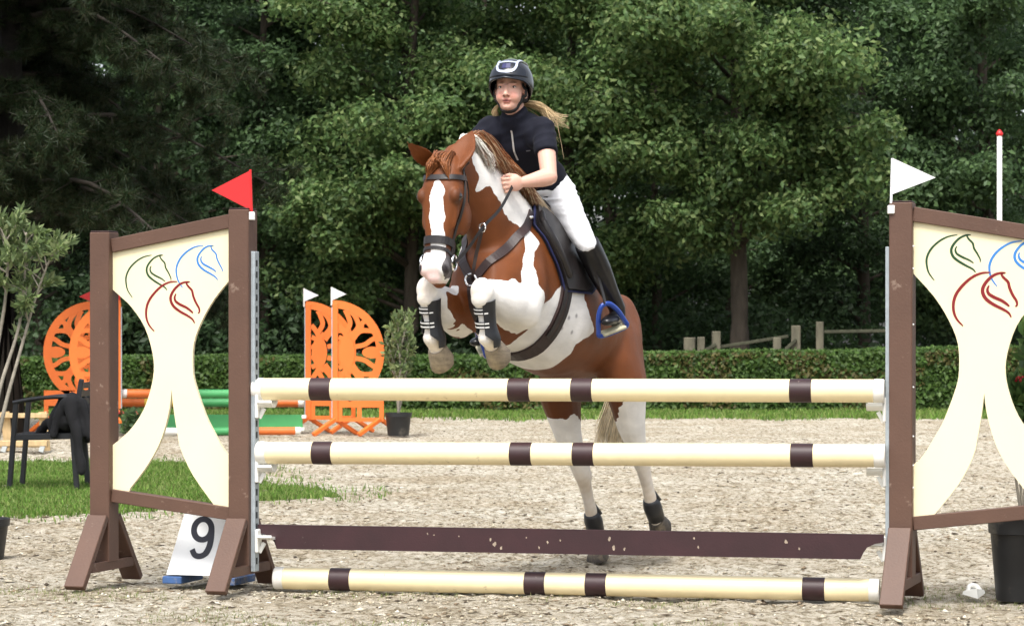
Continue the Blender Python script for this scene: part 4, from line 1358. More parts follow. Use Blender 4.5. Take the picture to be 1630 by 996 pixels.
# ------------------------------------------------------------------ tack
LEATHER = mat('black_leather', (0.016, 0.013, 0.013), 0.42, var=0.3, vscale=15, bump=0.08, bscale=150)
BROWNL = mat('dark_brown_leather', (0.026, 0.012, 0.011), 0.45, var=0.25, vscale=15, bump=0.08, bscale=150)
CHROME = mat('polished_metal', (0.85, 0.85, 0.85), 0.12, metal=1.0)
PADM = mat('navy_pad_cloth', (0.008, 0.009, 0.02), 0.85, var=0.2)
BLUEM = mat('blue_stirrup', (0.008, 0.045, 0.28), 0.3, coat=0.4)
TREAD = mat('stirrup_tread', (0.5, 0.47, 0.33), 0.7, var=0.2, vscale=60)

def headloop(t_front, t_back, off, a0=0, a1=2 * PI, n=44, nc=-0.03):
    """points round the head; angle 0 = out of the face, pi/2 = its left"""
    out = []
    for i in range(n):
        a = a0 + (a1 - a0) * i / (n - 1 if a1 - a0 < 6.28 else n)
        t = lerp(t_front, t_back, (1 - math.cos(a)) / 2)
        c = hd(t, nc, 0)
        o = c + hn * (math.cos(a) * 0.16) + hs * (math.sin(a) * 0.16)
        out.append(surf(o, c, off))
    return out

bridle = thing('bridle', 'black leather bridle with browband, noseband and reins on the horse head', 'bridle', tuple(H_ORG), H_ROT)
strap(MB(), headloop(0.19, 0.12, 0.001, rad(-95), rad(95)), 0.024, 0.008).build('browband', LEATHER, bridle)
nb = strap(MB(), headloop(0.69, 0.72, 0.001), 0.036, 0.008, True).build('noseband', LEATHER, bridle)
strap(MB(), headloop(0.755, 0.86, 0.001), 0.016, 0.005, True).build('flash_strap', LEATHER, bridle)
for sg in (1, -1):
    pn = [surf(hd(t, -0.012 - 0.02 * t, sg * 0.4), hd(t, -0.02, 0), 0.001) for t in np.linspace(0.02, 0.83, 26)]
    strap(MB(), pn, 0.017, 0.006).build('cheekpiece', LEATHER, bridle)
    pn = [surf(hd(t, q, sg * 0.4), hd(t, q, 0), 0.001) for t, q in zip(np.linspace(0.03, 0.34, 18), np.linspace(-0.03, -0.15, 18))]
    strap(MB(), pn, 0.015, 0.005).build('throat_lash', LEATHER, bridle)
    c, nn = surf(hd(0.85, -0.03, sg * 0.4), hd(0.85, -0.03, 0), 0.012)
    u = ha; w = nn.cross(u).normalized()
    ring = [c + u * (math.cos(a) * 0.036) + w * (math.sin(a) * 0.036) for a in np.linspace(0, 2 * PI, 25)]
    MB().tube(ring, 0.0055, 8).build('bit_ring', CHROME, bridle, smooth=True)
    FORE  # rein runs from the bit ring through the martingale ring to the hand
    hand = HAND_L if sg > 0 else HAND_R
    mring = hp(768, 362, 0.10) if sg > 0 else Vector((0.66, -0.13, 1.70))
    pts = smooth_pts([c, lerp(c, mring, 0.5) + Vector((0, 0, -0.012)), mring, lerp(mring, hand, 0.5) + Vector((0.0, sg * 0.01, -0.015)), hand], 8)
    strap(MB(), [(p, Vector((0, sg, 0.25)).normalized()) for p in pts], 0.015, 0.004).build('rein', LEATHER, bridle)
pn = [surf(hd(t, -0.3, s_) , hd(0.05, -0.02, s_ * 0.3), 0.002) for t, s_ in zip(np.linspace(0.05, 0.05, 3), (-0.06, 0, 0.06))]
for q in headloop(0.78, 0.78, 0.012, rad(60), rad(300), 3)[1:2]:
    MB().box(q[0], (0.02, 0.02, 0.012), None, 0.003).build('buckle', CHROME, bridle)

bp = thing('breastplate', 'dark brown leather breastplate and martingale across the horse chest', 'harness', tuple(H_ORG), H_ROT)
CRING = surf((0.68, 0.0, 1.45), (0.2, 0.0, 1.5), 0.012)[0]
for sg in (1, -1):
    way = [(0.2, 0.13, 1.80), (0.264, 0.13, 1.744), (0.345, 0.135, 1.69), (0.436, 0.112, 1.625), (0.52, 0.08, 1.56), (0.57, 0.03, 1.49), (0.59, 0.0, 1.455)]
    way = smooth_pts([Vector((a, sg * b, c)) for a, b, c in way], 6)
    pn = []
    for q in way:
        h = HBVH.find_nearest(q); pn.append((h[0] + h[1] * 0.002, h[1]))
    strap(MB(), pn, 0.044, 0.009).build('shoulder_strap', BROWNL, bp)
    mr = hp(768, 362, 0.10) if sg > 0 else Vector((0.66, -0.13, 1.70))
    pts = smooth_pts([CRING, lerp(CRING, mr, 0.5) + Vector((0.02, 0, -0.02)), mr], 6)
    strap(MB(), [(p, Vector((0.6, sg, 0)).normalized()) for p in pts], 0.018, 0.004).build('martingale_fork', BROWNL, bp)
    ring = [mr + Vector((math.cos(a) * 0.006, math.cos(a) * 0.018, math.sin(a) * 0.021)) for a in np.linspace(0, 2 * PI, 21)]
    MB().tube(ring, 0.004, 8).build('martingale_ring', CHROME, bp, smooth=True)
    h = HBVH.find_nearest(Vector((0.235, sg * 0.13, 1.77)))
    MB().ell(h[0] + h[1] * 0.012, (0.018, 0.012, 0.012)).build('fastener', CHROME, bp, smooth=True)
ring = [CRING + Vector((0.01, math.cos(a) * 0.028, math.sin(a) * 0.028)) for a in np.linspace(0, 2 * PI, 23)]
MB().tube(ring, 0.006, 8).build('centre_ring', CHROME, bp, smooth=True)
pn = [surf((0.68, 0.0, z), (0.1, 0, z + 0.1), 0.002) for z in np.linspace(1.46, 1.25, 12)]
strap(MB(), pn, 0.04, 0.007).build('chest_strap', BROWNL, bp)

saddle = thing('saddle', 'black jumping saddle with dark girth under the rider', 'saddle', tuple(H_ORG), H_ROT)
def side_sheet(front, back, off, th, rows=14, cols=10):
    """sheet lying on the horse's side; front / back: edge curves as (x, z) from top to bottom"""
    fr = smooth_pts([Vector((a, b, 0)) for a, b in front], rows); bk = smooth_pts([Vector((a, b, 0)) for a, b in back], rows)
    nr = 16
    def samp(c, f):
        q = f * (len(c) - 1); i = min(int(q), len(c) - 2); return c[i].lerp(c[i + 1], q - i)
    for sg in (1, -1):
        outer, inner = [], []
        for i in range(nr + 1):
            a, b = samp(fr, i / nr), samp(bk, i / nr)
            for j in range(cols + 1):
                q = a.lerp(b, j / cols)
                p, n = surf((q.x, sg * 0.6, q.y + 0.12), (q.x, 0, q.y - 0.06), off)
                if sg * n.y < 0.25: n = Vector((n.x, sg * 0.5, n.z)).normalized()
                inner.append(p); outer.append(p + n * th)
        mb = MB()
        W = cols + 1
        vs = inner + outer; K = len(inner)
        fs = []
        for i in range(nr):
            for j in range(cols):
                k = i * W + j
                fs.append((k, k + 1, k + W + 1, k + W)); fs.append((K + k, K + k + W, K + k + W + 1, K + k + 1))
        for i in range(nr):
            for j0 in (0, cols):
                k = i * W + j0
                fs.append((k, k + W, K + k + W, K + k))
        for j in range(cols):
            for i0 in (0, nr):
                k = i0 * W + j
                fs.append((k, k + 1, K + k + 1, K + k))
        yield sg, mb.add(vs, fs)
for sg, mb in side_sheet([(0.14, 1.86), (0.23, 1.75), (0.185, 1.62), (0.11, 1.48), (0.085, 1.41)], [(-0.40, 1.72), (-0.44, 1.62), (-0.38, 1.51), (-0.25, 1.43), (-0.18, 1.395)], 0.002, 0.014):
    pad = mb.build('saddle_pad', PADM, saddle, sharp=50)
    K_ = len(mb.v) // 2; rows_ = 17; cols_ = K_ // rows_
    edge = [Vector(mb.v[K_ + i * cols_]) for i in range(rows_)] + [Vector(mb.v[K_ + (rows_ - 1) * cols_ + j]) for j in range(1, cols_)] + [Vector(mb.v[K_ + i * cols_ + cols_ - 1]) for i in range(rows_ - 2, -1, -1)]
    MB().tube(edge, 0.006, 6).build('piping', mat('blue_piping', (0.006, 0.010, 0.06), 0.6), pad, smooth=True)
for sg, mb in side_sheet([(0.12, 1.86), (0.215, 1.74), (0.175, 1.62), (0.10, 1.49), (0.07, 1.42)], [(-0.3, 1.76), (-0.33, 1.66), (-0.28, 1.54), (-0.20, 1.45), (-0.12, 1.41)], 0.017, 0.016):
    mb.build('flap', LEATHER, saddle, sharp=50)
# knee roll on each flap
for sg in (1, -1):
    pts = []
    for a, z in ((0.15, 1.80), (0.185, 1.74), (0.165, 1.66), (0.11, 1.57), (0.06, 1.5)):
        p, n = surf((a, sg * 0.6, z + 0.1), (a, 0, z - 0.06), 0.035); pts.append(p)
    MB().tube(smooth_pts(pts, 5), [(0.016, 0.022)] * 21, 10, round_ends=True).build('knee_roll', LEATHER, saddle, smooth=True)
seat = []
for s_, dn, hw, h_ in ((-0.02, -0.05, 0.05, 0.05), (0.03, -0.055, 0.09, 0.06), (0.12, -0.03, 0.115, 0.06), (0.25, 0.0, 0.14, 0.06), (0.36, -0.005, 0.17, 0.07), (0.44, -0.045, 0.165, 0.075), (0.49, -0.06, 0.12, 0.06)):
    seat.append((tp(s_, dn + 0.03), LATV, TD, hw, 0.045, h_, 0.9))
mb = MB(); sec_loft(mb, seat, 20); mb.build('seat', LEATHER, saddle, smooth=True)
# girth with its broad belly guard
pn = []
for i in range(40):
    a = rad(-105) + rad(210) * i / 39
    c = tp(0.085, 0.40)
    o = c + LATV * (math.sin(a) * 0.8) + TD * (math.cos(a) * 0.8)
    pn.append(surf(o, c, 0.003))
strap(MB(), pn, 0.08, 0.014).build('girth', BROWNL, saddle)
pn2 = [q for q in pn if abs(math.asin(max(-1, min(1, (q[0].y) / 0.3)))) > 0.6 and q[0].y > 0]
for w in (0.022, -0.022):
    strap(MB(), [(p + n * 0.014 + TB * w, n) for p, n in pn2], 0.02, 0.004).build('girth_strap', LEATHER, saddle)
# stirrups: blue irons on leathers
for sg in (1, -1):
    top, bl_, br_ = [Vector((q.x, sg * q.y, q.z)) for q in STIR]
    if sg < 0:
        sh_ = Vector((0.02, 0.02, -0.10)); top, bl_, br_ = top + sh_, bl_ + sh_, br_ + sh_
    cen = (bl_ + br_) / 2
    hgt = top - cen; wv = (br_ - bl_) / 2
    loop = [cen + wv * (x * 1.02) + hgt * z for x, z in ((0, 1.0), (-0.35, 0.93), (-0.72, 0.62), (-0.96, 0.2), (-1.03, 0.0), (-0.5, -0.06), (0.5, -0.06), (1.03, 0.0), (0.96, 0.2), (0.72, 0.62), (0.35, 0.93))]
    lp = smooth_pts(loop, 4, True); lp.append(lp[0])
    so = MB().tube(lp, [(0.013, 0.010)] * len(lp), 10, up=tuple(wv.cross(hgt))).build('stirrup_iron', BLUEM, saddle, smooth=True)
    fw = wv.cross(hgt).normalized(); fw = fw if fw.x > 0 else -fw
    MB().bar(cen - wv * 0.85 + hgt * 0.02, cen + wv * 0.85 + hgt * 0.02, 0.05, 0.016, up=tuple(hgt), bevel=0.004).build('tread', TREAD, so)
    lt = Vector((-0.02, sg * 0.25, 1.72))
    pts = smooth_pts([lt, lerp(lt, top, 0.5) + Vector((0, sg * 0.02, 0)), top + hgt.normalized() * 0.005], 6)
    strap(MB(), [(p, Vector((0, sg, 0.1)).normalized()) for p in pts], 0.026, 0.006).build('stirrup_leather', LEATHER, saddle)
# ------------------------------------------------------------------ rider
rider = thing('person', 'rider in black helmet, dark zip polo, white breeches and black boots on the horse', 'person', tuple(H_ORG), H_ROT)
SKIN = (0.7, 0.41, 0.32)
SKINM = mat('skin', (1, 1, 1), 0.5, var=0.05, vscale=30, attr='Col', spec=0.35)
_b = SKINM.node_tree.nodes['Principled BSDF']
_b.inputs['Subsurface Weight'].default_value = 0.12
_b.inputs['Subsurface Radius'].default_value = (0.01, 0.004, 0.002)

PEL = Vector((-0.16, 0, 1.925))
SH_L, SH_R = hp(866, 203, 0.15), hp(776, 201, -0.15)
NECKB = (SH_L + SH_R) / 2 + Vector((0.012, 0, 0.045))
EL_L, EL_R = hp(874, 282, 0.235), Vector((0.27, -0.24, 1.97))
HIP_L = Vector((-0.15, 0.095, 1.895)); KN_L = hp(933, 386, 0.305)
HIP_R = Vector((-0.15, -0.095, 1.895)); KN_R = Vector((KN_L.x, -KN_L.y, KN_L.z))
ANK_R = Vector((ANK_L.x + 0.02, -ANK_L.y + 0.02, ANK_L.z - 0.10))
tread_L = (STIR[1] + STIR[2]) / 2 + Vector((0, 0, 0.02))
TOE_L = tread_L + Vector((0.075, 0.0, 0.008)); HEEL_L = tread_L + Vector((-0.13, -0.02, 0.005))
tread_R = Vector((tread_L.x + 0.02, -tread_L.y + 0.02, tread_L.z - 0.10))
TOE_R = tread_R + Vector((0.075, 0, 0.008)); HEEL_R = tread_R + Vector((-0.13, 0.02, 0.005))
ANK_L = HEEL_L + Vector((0.035, 0.0, 0.085)); ANK_R = HEEL_R + Vector((0.035, 0, 0.085))

# head frame: turned a little to her left of the horse's heading, chin level
RY = rad(12)
rf = Vector((math.cos(RY), math.sin(RY), 0.06)).normalized(); rs = Vector((-math.sin(RY), math.cos(RY), 0)); ru = rf.cross(rs); ru = ru if ru.z > 0 else -ru
RM = Matrix((rf, rs, ru)).transposed()
RH = hp(810, 142, 0.0) + Vector((-0.02, 0, 0))          # middle of the head, eye height a little below
def rh(f, s, u): return RH + rf * f + rs * s + ru * u

def torso(mb, grow):
    up = (NECKB - PEL).normalized()
    fw = Vector((up.z, 0, -up.x))
    sv = (SH_L - SH_R).normalized()
    L = (NECKB - PEL).length
    rows = [(-0.16, 0.11, 0.085, 0.10), (-0.02, 0.135, 0.098, 0.112), (0.15, 0.135, 0.09, 0.1), (0.35, 0.12, 0.085, 0.085), (0.55, 0.135, 0.098, 0.085), (0.72, 0.152, 0.105, 0.09), (0.85, 0.148, 0.085, 0.085), (0.94, 0.10, 0.062, 0.07), (1.0, 0.055, 0.05, 0.055)]
    secs = []
    for t, hw, fe, be in rows:
        s_ = LATV.lerp(sv, max(0, min(1, t)))
        secs.append((PEL + up * (L * t), s_.normalized(), -fw, hw + grow, fe + grow, be + grow, 0.88))
    sec_loft(mb, secs, 24)
    return up, fw, L
bd = MB()
UPV, FWV, TL = torso(bd, 0.0)
# neck and head
bd.tube([NECKB - UPV * 0.05, lerp(NECKB, RH, 0.5) + rf * -0.01, rh(-0.015, 0, -0.05)], [0.058, 0.05, 0.05], 14, round_ends=True)
bd.ell(rh(-0.015, 0, 0.025), (0.09, 0.073, 0.092), RM)                     # skull
bd.ell(rh(0.028, 0, -0.03), (0.058, 0.064, 0.07), RM)                     # face
bd.ell(rh(0.032, 0, -0.078), (0.042, 0.045, 0.036), RM)                    # jaw
bd.ell(rh(0.062, 0, -0.094), (0.019, 0.02, 0.015), RM)                     # chin
for sg in (1, -1):
    bd.ell(rh(0.052, sg * 0.031, -0.045), (0.03, 0.028, 0.03), RM)         # cheek
    bd.ell(rh(0.068, sg * 0.027, 0.016), (0.009, 0.024, 0.009), RM)         # brow
    bd.ell(rh(-0.005, sg * 0.074, -0.022), (0.02, 0.009, 0.03), RM)         # ear
    bd.ell(rh(0.091, sg * 0.0105, -0.041), (0.009, 0.0075, 0.0075), RM)     # nostril
bd.tube([rh(0.078, 0, 0.008), rh(0.088, 0, -0.018), rh(0.1, 0, -0.037)], [(0.007, 0.008), (0.0085, 0.01), (0.0115, 0.011)], 10, round_ends=True)
bd.ell(rh(0.082, 0, -0.061), (0.009, 0.021, 0.0055), RM)                   # lips
bd.ell(rh(0.079, 0, -0.073), (0.009, 0.0175, 0.006), RM)
# arms
def hand(sg, wrist, W, into):
    """closed fist round the rein: palm, four curled fingers, thumb on top"""
    d = (W - wrist).normalized()                 # forearm direction
    kn = Vector((0, -sg, 0)); kn = (kn - d * kn.dot(d)).normalized()     # palm faces inwards
    up_ = d.cross(kn); up_ = up_ if up_.z > 0 else -up_
    pc = wrist + d * 0.045
    M = Matrix((d, kn, up_)).transposed()
    bd.ell(pc, (0.045, 0.018, 0.038), M)
    for i, (L, r) in enumerate(((0.034, 0.0083), (0.037, 0.0086), (0.035, 0.0083), (0.028, 0.0076))):
        b = pc + d * 0.035 + up_ * (0.03 - 0.0205 * i)
        j1 = b + d * L * 0.75 + kn * 0.006
        j2 = j1 + kn * L * 0.85 - d * 0.004
        j3 = j2 - d * L * 0.7 + kn * 0.002
        bd.tube([b, j1, j2, j3], [r * 1.05, r, r * 0.95, r * 0.82], 8, round_ends=True)
    tb = pc - d * 0.012 + up_ * 0.03 + kn * 0.01
    bd.tube([tb, tb + d * 0.032 + up_ * 0.012 + kn * 0.012, tb + d * 0.058 + up_ * 0.008 + kn * 0.022], [0.0135, 0.0115, 0.0088], 8, round_ends=True)
for sg, S, E, W in ((1, SH_L, EL_L, HAND_L), (-1, SH_R, EL_R, HAND_R)):
    wr = W - (W - E).normalized() * 0.06
    bd.tube([S, lerp(S, E, 0.35), lerp(S, E, 0.7), E], [0.047, 0.046, 0.043, 0.039], 14, round_ends=True)
    bd.tube([E, lerp(E, wr, 0.3), lerp(E, wr, 0.7), wr], [0.041, 0.042, 0.033, (0.023, 0.027)], 14, round_ends=True)
    hand(sg, wr, W, None)
# legs inside breeches and boots
for HIP, KN, AN, TOE, HEEL in ((HIP_L, KN_L, ANK_L, TOE_L, HEEL_L), (HIP_R, KN_R, ANK_R, TOE_R, HEEL_R)):
    bd.tube([HIP, lerp(HIP, KN, 0.5), KN], [0.06, 0.052, 0.038], 14, round_ends=True)
    bd.tube([KN, lerp(KN, AN, 0.35), AN], [0.04, 0.044, 0.031], 14, round_ends=True)
    bd.tube([AN, HEEL + Vector((0.03, 0, 0.03)), lerp(HEEL, TOE, 0.6) + Vector((0, 0, 0.022))], [0.03, 0.026, 0.016], 10, round_ends=True)
rider_me = fuse(bd, 0.0042, 3, 'body')
RV = coords(rider_me)
rel = RV - np.array(RH)
lf, ls, lu = rel @ np.array(rf), rel @ np.array(rs), rel @ np.array(ru)
col = np.tile(np.array(SKIN), (len(RV), 1))
isf = (lf > 0.03) & (np.abs(ls) < 0.07) & (np.abs(lu) < 0.12)
def blend(mask, c):
    global col
    m = np.clip(mask, 0, 1)[:, None]
    col = col * (1 - m) + np.array(c) * m
blend(isf * np.clip(1.25 - ((np.abs(ls) - 0.034) / 0.02) ** 2 - ((lu + 0.04) / 0.022) ** 2, 0, 1) * 0.45, (0.72, 0.25, 0.19))
blend(isf * np.clip(1.6 - (ls / 0.021) ** 2 - ((lu + 0.068) / 0.011) ** 2, 0, 1) * (lf > 0.07) * 0.8, (0.55, 0.17, 0.15))
blend(isf * np.clip(1.5 - (ls / 0.017) ** 2 - ((lu + 0.0675) / 0.0042) ** 2, 0, 1) * (lf > 0.07), (0.09, 0.02, 0.02))
blend(isf * np.clip(1.4 - ((np.abs(ls) - 0.031) / 0.02) ** 2 - ((lu - 0.0205 + 0.1 * (np.abs(ls) - 0.03)) / 0.0045) ** 2, 0, 1) * (lf > 0.05) * 0.6, (0.3, 0.17, 0.1))
blend(isf * np.clip(1.5 - ((np.abs(ls) - 0.031) / 0.017) ** 2 - (lu / 0.009) ** 2, 0, 1) * (lf > 0.05) * 0.4, (0.4, 0.18, 0.13))
blend(isf * np.clip(1.3 - ((np.abs(ls) - 0.0105) / 0.0045) ** 2 - ((lu + 0.046) / 0.004) ** 2, 0, 1) * (lf > 0.08), (0.18, 0.05, 0.04))
set_col(rider_me, col)
rider_me.materials.append(SKINM)
link('body', rider_me, rider)
RBM = bmesh.new(); RBM.from_mesh(rider_me); RBVH = BVHTree.FromBMesh(RBM); RBM.free()
# eyes
for sg in (1, -1):
    h = RBVH.ray_cast(rh(0.2, sg * 0.031, 0.0), -rf)
    c = (h[0] if h[0] is not None else rh(0.07, sg * 0.031, 0)) - rf * 0.0065
    e = MB().ell(c, (0.0095, 0.0118, 0.0058), RM, 14, 9).build('eye', mat('eye_white', (0.6, 0.58, 0.55), 0.2), rider, smooth=True)
    MB().ell(c + rf * 0.0058, (0.0045, 0.0058, 0.0056), RM, 12, 7).build('iris', mat('iris_dark', (0.025, 0.02, 0.02), 0.1), e, smooth=True)
    MB().tube([c + rf * 0.006 + rs * (sg * a * 0.013) + ru * (0.0058 - 0.005 * a * a) for a in (-1, -0.5, 0, 0.5, 1)], 0.0018, 6).build('eyelash', mat('lash', (0.05, 0.025, 0.018), 0.7), e, smooth=True)

# polo shirt with short sleeves
CLOTH = mat('navy_black_cloth', (0.009, 0.010, 0.018), 0.85, var=0.15, vscale=30, bump=0.12, bscale=220, sheen=0.02, spec=0.2)
sb = MB()
torso(sb, 0.010)
for sg, S, E in ((1, SH_L, EL_L), (-1, SH_R, EL_R)):
    sb.tube([S + Vector((0, -sg * 0.02, 0.0)), S, lerp(S, E, 0.25), lerp(S, E, 0.52)], [0.05, 0.053, 0.054, 0.055], 16, round_ends=False)
    sb.ell(S + Vector((0, -sg * 0.012, -0.004)), 0.056); sb.ell(S + Vector((0, -sg * 0.05, -0.03)), (0.06, 0.06, 0.075))
sb.tube([NECKB - UPV * 0.06, NECKB - UPV * 0.005, NECKB + UPV * 0.034], [(0.08, 0.082), (0.066, 0.069), (0.061, 0.063)], 18)
shirt_me = fuse(sb, 0.006, 16, 'shirt')
sv_ = coords(shirt_me)
nrm = np.empty(len(sv_) * 3, dtype=np.float32); shirt_me.vertices.foreach_get('normal', nrm); nrm = nrm.reshape(-1, 3)
wr = np.array([noise.noise(Vector((p[0] * 9 + p[2] * 6, p[1] * 9, p[2] * 13))) + 0.7 * (1 - 2 * abs(noise.noise(Vector((p[0] * 7 + p[1] * 9, p[1] * 6 - p[2] * 7, p[2] * 17))))) for p in sv_.tolist()])
sv_ = sv_ + nrm * (0.0065 * wr)[:, None]
shirt_me.vertices.foreach_set('co', sv_.astype(np.float32).ravel())
shirt_me.materials.append(CLOTH)
shirt = link('shirt', shirt_me, rider)
SBM = bmesh.new(); SBM.from_mesh(shirt_me); SBVH = BVHTree.FromBMesh(SBM); SBM.free()
def onshirt(t, s, off):
    c = PEL + UPV * (TL * t) + LATV * s
    h = SBVH.ray_cast(c + FWV * 0.4, -FWV)
    return h[0] + FWV * off, FWV
zp = [onshirt(t, 0.002, 0.001) for t in np.linspace(0.62, 0.95, 12)]
strap(MB(), zp, 0.008, 0.003).build('zip', mat('zip_silver', (0.7, 0.7, 0.7), 0.3, metal=0.6), shirt)
lg = [onshirt(0.72, q, 0.001) for q in (0.06, 0.07, 0.08)]
strap(MB(), lg, 0.005, 0.002).build('chest_mark', mat('grey_mark', (0.12, 0.12, 0.14), 0.6), shirt)

# breeches
BREE = mat('white_breeches', (0.8, 0.81, 0.84), 0.75, var=0.03, vscale=20, bump=0.15, bscale=90)
bb = MB()
secs = []
for t, hw, fe, be in ((-0.2, 0.10, 0.085, 0.11), (-0.14, 0.13, 0.105, 0.12), (-0.02, 0.152, 0.112, 0.128), (0.1, 0.146, 0.105, 0.115), (0.17, 0.138, 0.098, 0.106)):
    secs.append((PEL + UPV * (TL * t), LATV, -FWV, hw, fe, be, 0.88))
sec_loft(bb, secs, 24)
for HIP, KN in ((HIP_L, KN_L), (HIP_R, KN_R)):
    bb.tube([HIP + Vector((-0.01, 0, 0.02)), lerp(HIP, KN, 0.3), lerp(HIP, KN, 0.65), KN, KN + (KN - HIP).normalized() * 0.015], [(0.082, 0.088), (0.076, 0.082), (0.062, 0.068), 0.052, 0.049], 18, round_ends=True)
br_me = fuse(bb, 0.007, 5, 'breeches')
bv = coords(br_me)
nrm = np.empty(len(bv) * 3, dtype=np.float32); br_me.vertices.foreach_get('normal', nrm); nrm = nrm.reshape(-1, 3)
wr = np.array([noise.noise(Vector((p[0] * 22 + p[2] * 10, p[1] * 8, p[2] * 30))) + (0.4 + 1.6 * max(0, min(1, (p[2] - 1.78) * 10))) * (1 - 2.2 * abs(noise.noise(Vector((p[0] * 9 + p[2] * 9, p[1] * 5, p[2] * 34))))) for p in bv.tolist()])
br_me.vertices.foreach_set('co', (bv + nrm * (0.0026 * wr)[:, None]).astype(np.float32).ravel())
br_me.materials.append(BREE)
bree = link('breeches', br_me, rider)
# boots
BOOTL = mat('riding_boot', (0.010, 0.010, 0.012), 0.28, var=0.2, vscale=12, bump=0.06, bscale=60)
for sg, KN, AN, TOE, HEEL in ((1, KN_L, ANK_L, TOE_L, HEEL_L), (-1, KN_R, ANK_R, TOE_R, HEEL_R)):
    bt = MB()
    d = (AN - KN).normalized()
    bt.tube([KN + d * 0.005, lerp(KN, AN, 0.15), lerp(KN, AN, 0.4), lerp(KN, AN, 0.75), AN, HEEL + Vector((0.03, 0, 0.035))], [0.062, 0.064, 0.062, 0.047, 0.042, 0.04], 18, up=(1, 0, 0), round_ends=False)
    bt.tube([HEEL + Vector((0.005, 0, 0.028)), lerp(HEEL, TOE, 0.35) + Vector((0, 0, 0.034)), lerp(HEEL, TOE, 0.7) + Vector((0, 0, 0.026)), TOE + Vector((0, 0, 0.016))], [(0.03, 0.034), (0.033, 0.04), (0.04, 0.03), (0.034, 0.022)], 14, round_ends=True)
    me = fuse(bt, 0.006, 4, 'riding_boot')
    me.materials.append(BOOTL)
    b_ = link('riding_boot', me, rider)
    MB().bar(HEEL + Vector((-0.02, 0, -0.008)), HEEL + Vector((0.045, 0, -0.008)), 0.055, 0.022, bevel=0.004).build('heel', BOOTL, b_)
    MB().ell(lerp(KN, AN, 0.04) + Vector((-0.055, sg * 0.02, 0.01)), (0.008, 0.006, 0.008)).build('stud', CHROME, b_, smooth=True)

# helmet
SHELL = mat('helmet_gloss', (0.006, 0.007, 0.01), 0.15, coat=0.6)
SHELL2 = mat('helmet_front', (0.010, 0.013, 0.021), 0.3, var=0.15, vscale=80)
TRIM = mat('helmet_trim', (0.5, 0.55, 0.68), 0.25, metal=0.3)
def hel(az, el, r=1.0):
    """point on the helmet shell; az from straight ahead to her left"""
    ax, ay, az_ = 0.13, 0.109, 0.122
    return rh(-0.014 + ax * r * math.cos(el) * math.cos(az), ay * r * math.cos(el) * math.sin(az), 0.028 + az_ * r * math.sin(el))
def helmet_shell(az0, az1, f_lo, f_hi, na, ne, r0, r1):
    mb = MB()
    rows_o, rows_i = [], []
    for i in range(ne + 1):
        ro, ri = [], []
        for j in range(na + 1):
            az = az0 + (az1 - az0) * j / na
            el = lerp(f_lo(az), f_hi(az), i / ne)
            ro.append(hel(az, el, r1)); ri.append(hel(az, el, r0))
        rows_o.append(ro); rows_i.append(ri)
    W = na + 1
    vs = sum(rows_o, []) + sum(rows_i, []); K = W * (ne + 1)
    fs = []
    for i in range(ne):
        for j in range(na):
            k = i * W + j
            fs.append((k, k + 1, k + W + 1, k + W)); fs.append((K + k, K + k + W, K + k + W + 1, K + k + 1))
    for j in range(na):
        for i0 in (0, ne):
            k = i0 * W + j; fs.append((k, k + 1, K + k + 1, K + k))
    for i in range(ne):
        for j0 in (0, na):
            k = i * W + j0; fs.append((k, k + W, K + k + W, K + k))
    return mb.add(vs, fs)
rim = lambda az: rad(np.interp(abs(math.degrees(az)), [0, 50, 75, 100, 130, 180], [5, -1, -13, -34, -46, -40]))
helmet = helmet_shell(-PI, PI, rim, lambda a: rad(89), 48, 16, 0.93, 1.0).build('helmet', SHELL, rider, smooth=True)
helmet_shell(rad(-62), rad(62), lambda a: rad(9), lambda a: rad(58) - 0.5 * abs(a), 24, 8, 0.99, 1.018).build('front_panel', SHELL2, helmet, smooth=True)
# silver trim: a U over the vent and two arms running back
path = [(-110, 50), (-80, 58), (-52, 56), (-36, 46), (-29, 32), (-19, 22), (0, 19), (19, 22), (29, 32), (36, 46), (52, 56), (80, 58), (110, 50), (140, 32)]
pt = [hel(rad(a), rad(e), 1.02) for a, e in path]
pn = [(p, (p - rh(-0.014, 0, 0.028)).normalized()) for p in smooth_pts(pt, 5)]
strap(MB(), pn, 0.0125, 0.004).build('trim', TRIM, helmet)
pt = [hel(rad(a), rad(e), 1.02) for a, e in ((-34, 46), (-15, 48), (0, 48.5), (15, 48), (34, 46))]
strap(MB(), [(p, (p - rh(-0.014, 0, 0.028)).normalized()) for p in smooth_pts(pt, 4)], 0.011, 0.004).build('trim_bar', TRIM, helmet)
ps = [hel(rad(a), rad(35), 1.021) for a in (-13, 0, 13)]
strap(MB(), [(p, (p - rh(-0.014, 0, 0.028)).normalized()) for p in ps], 0.03, 0.002).build('vent', mat('vent_blue', (0.012, 0.014, 0.09), 0.4), helmet)
# peak
vs, fs = [], []
m = 20
for i in range(m + 1):
    a = rad(-72) + rad(144) * i / m
    k = math.cos(a * 0.5 / 0.63 * 0.79) ** 0.7
    p0 = hel(a, rim(a) + rad(6), 0.99); p1 = hel(a, rim(a) + rad(4), 1.0) + rf * (0.026 * max(0, math.cos(a * 1.2))) - ru * (0.006 * max(0, math.cos(a * 1.2)))
    vs += [p0, p1, p1 - ru * 0.006, p0 - ru * 0.008]
for i in range(m):
    for k in range(4):
        fs.append((i * 4 + k, i * 4 + (k + 1) % 4, i * 4 + 4 + (k + 1) % 4, i * 4 + 4 + k))
fs += [(3, 2, 1, 0), tuple(m * 4 + k for k in range(4))]
MB().add(vs, fs).build('peak', SHELL2, helmet, smooth=True)
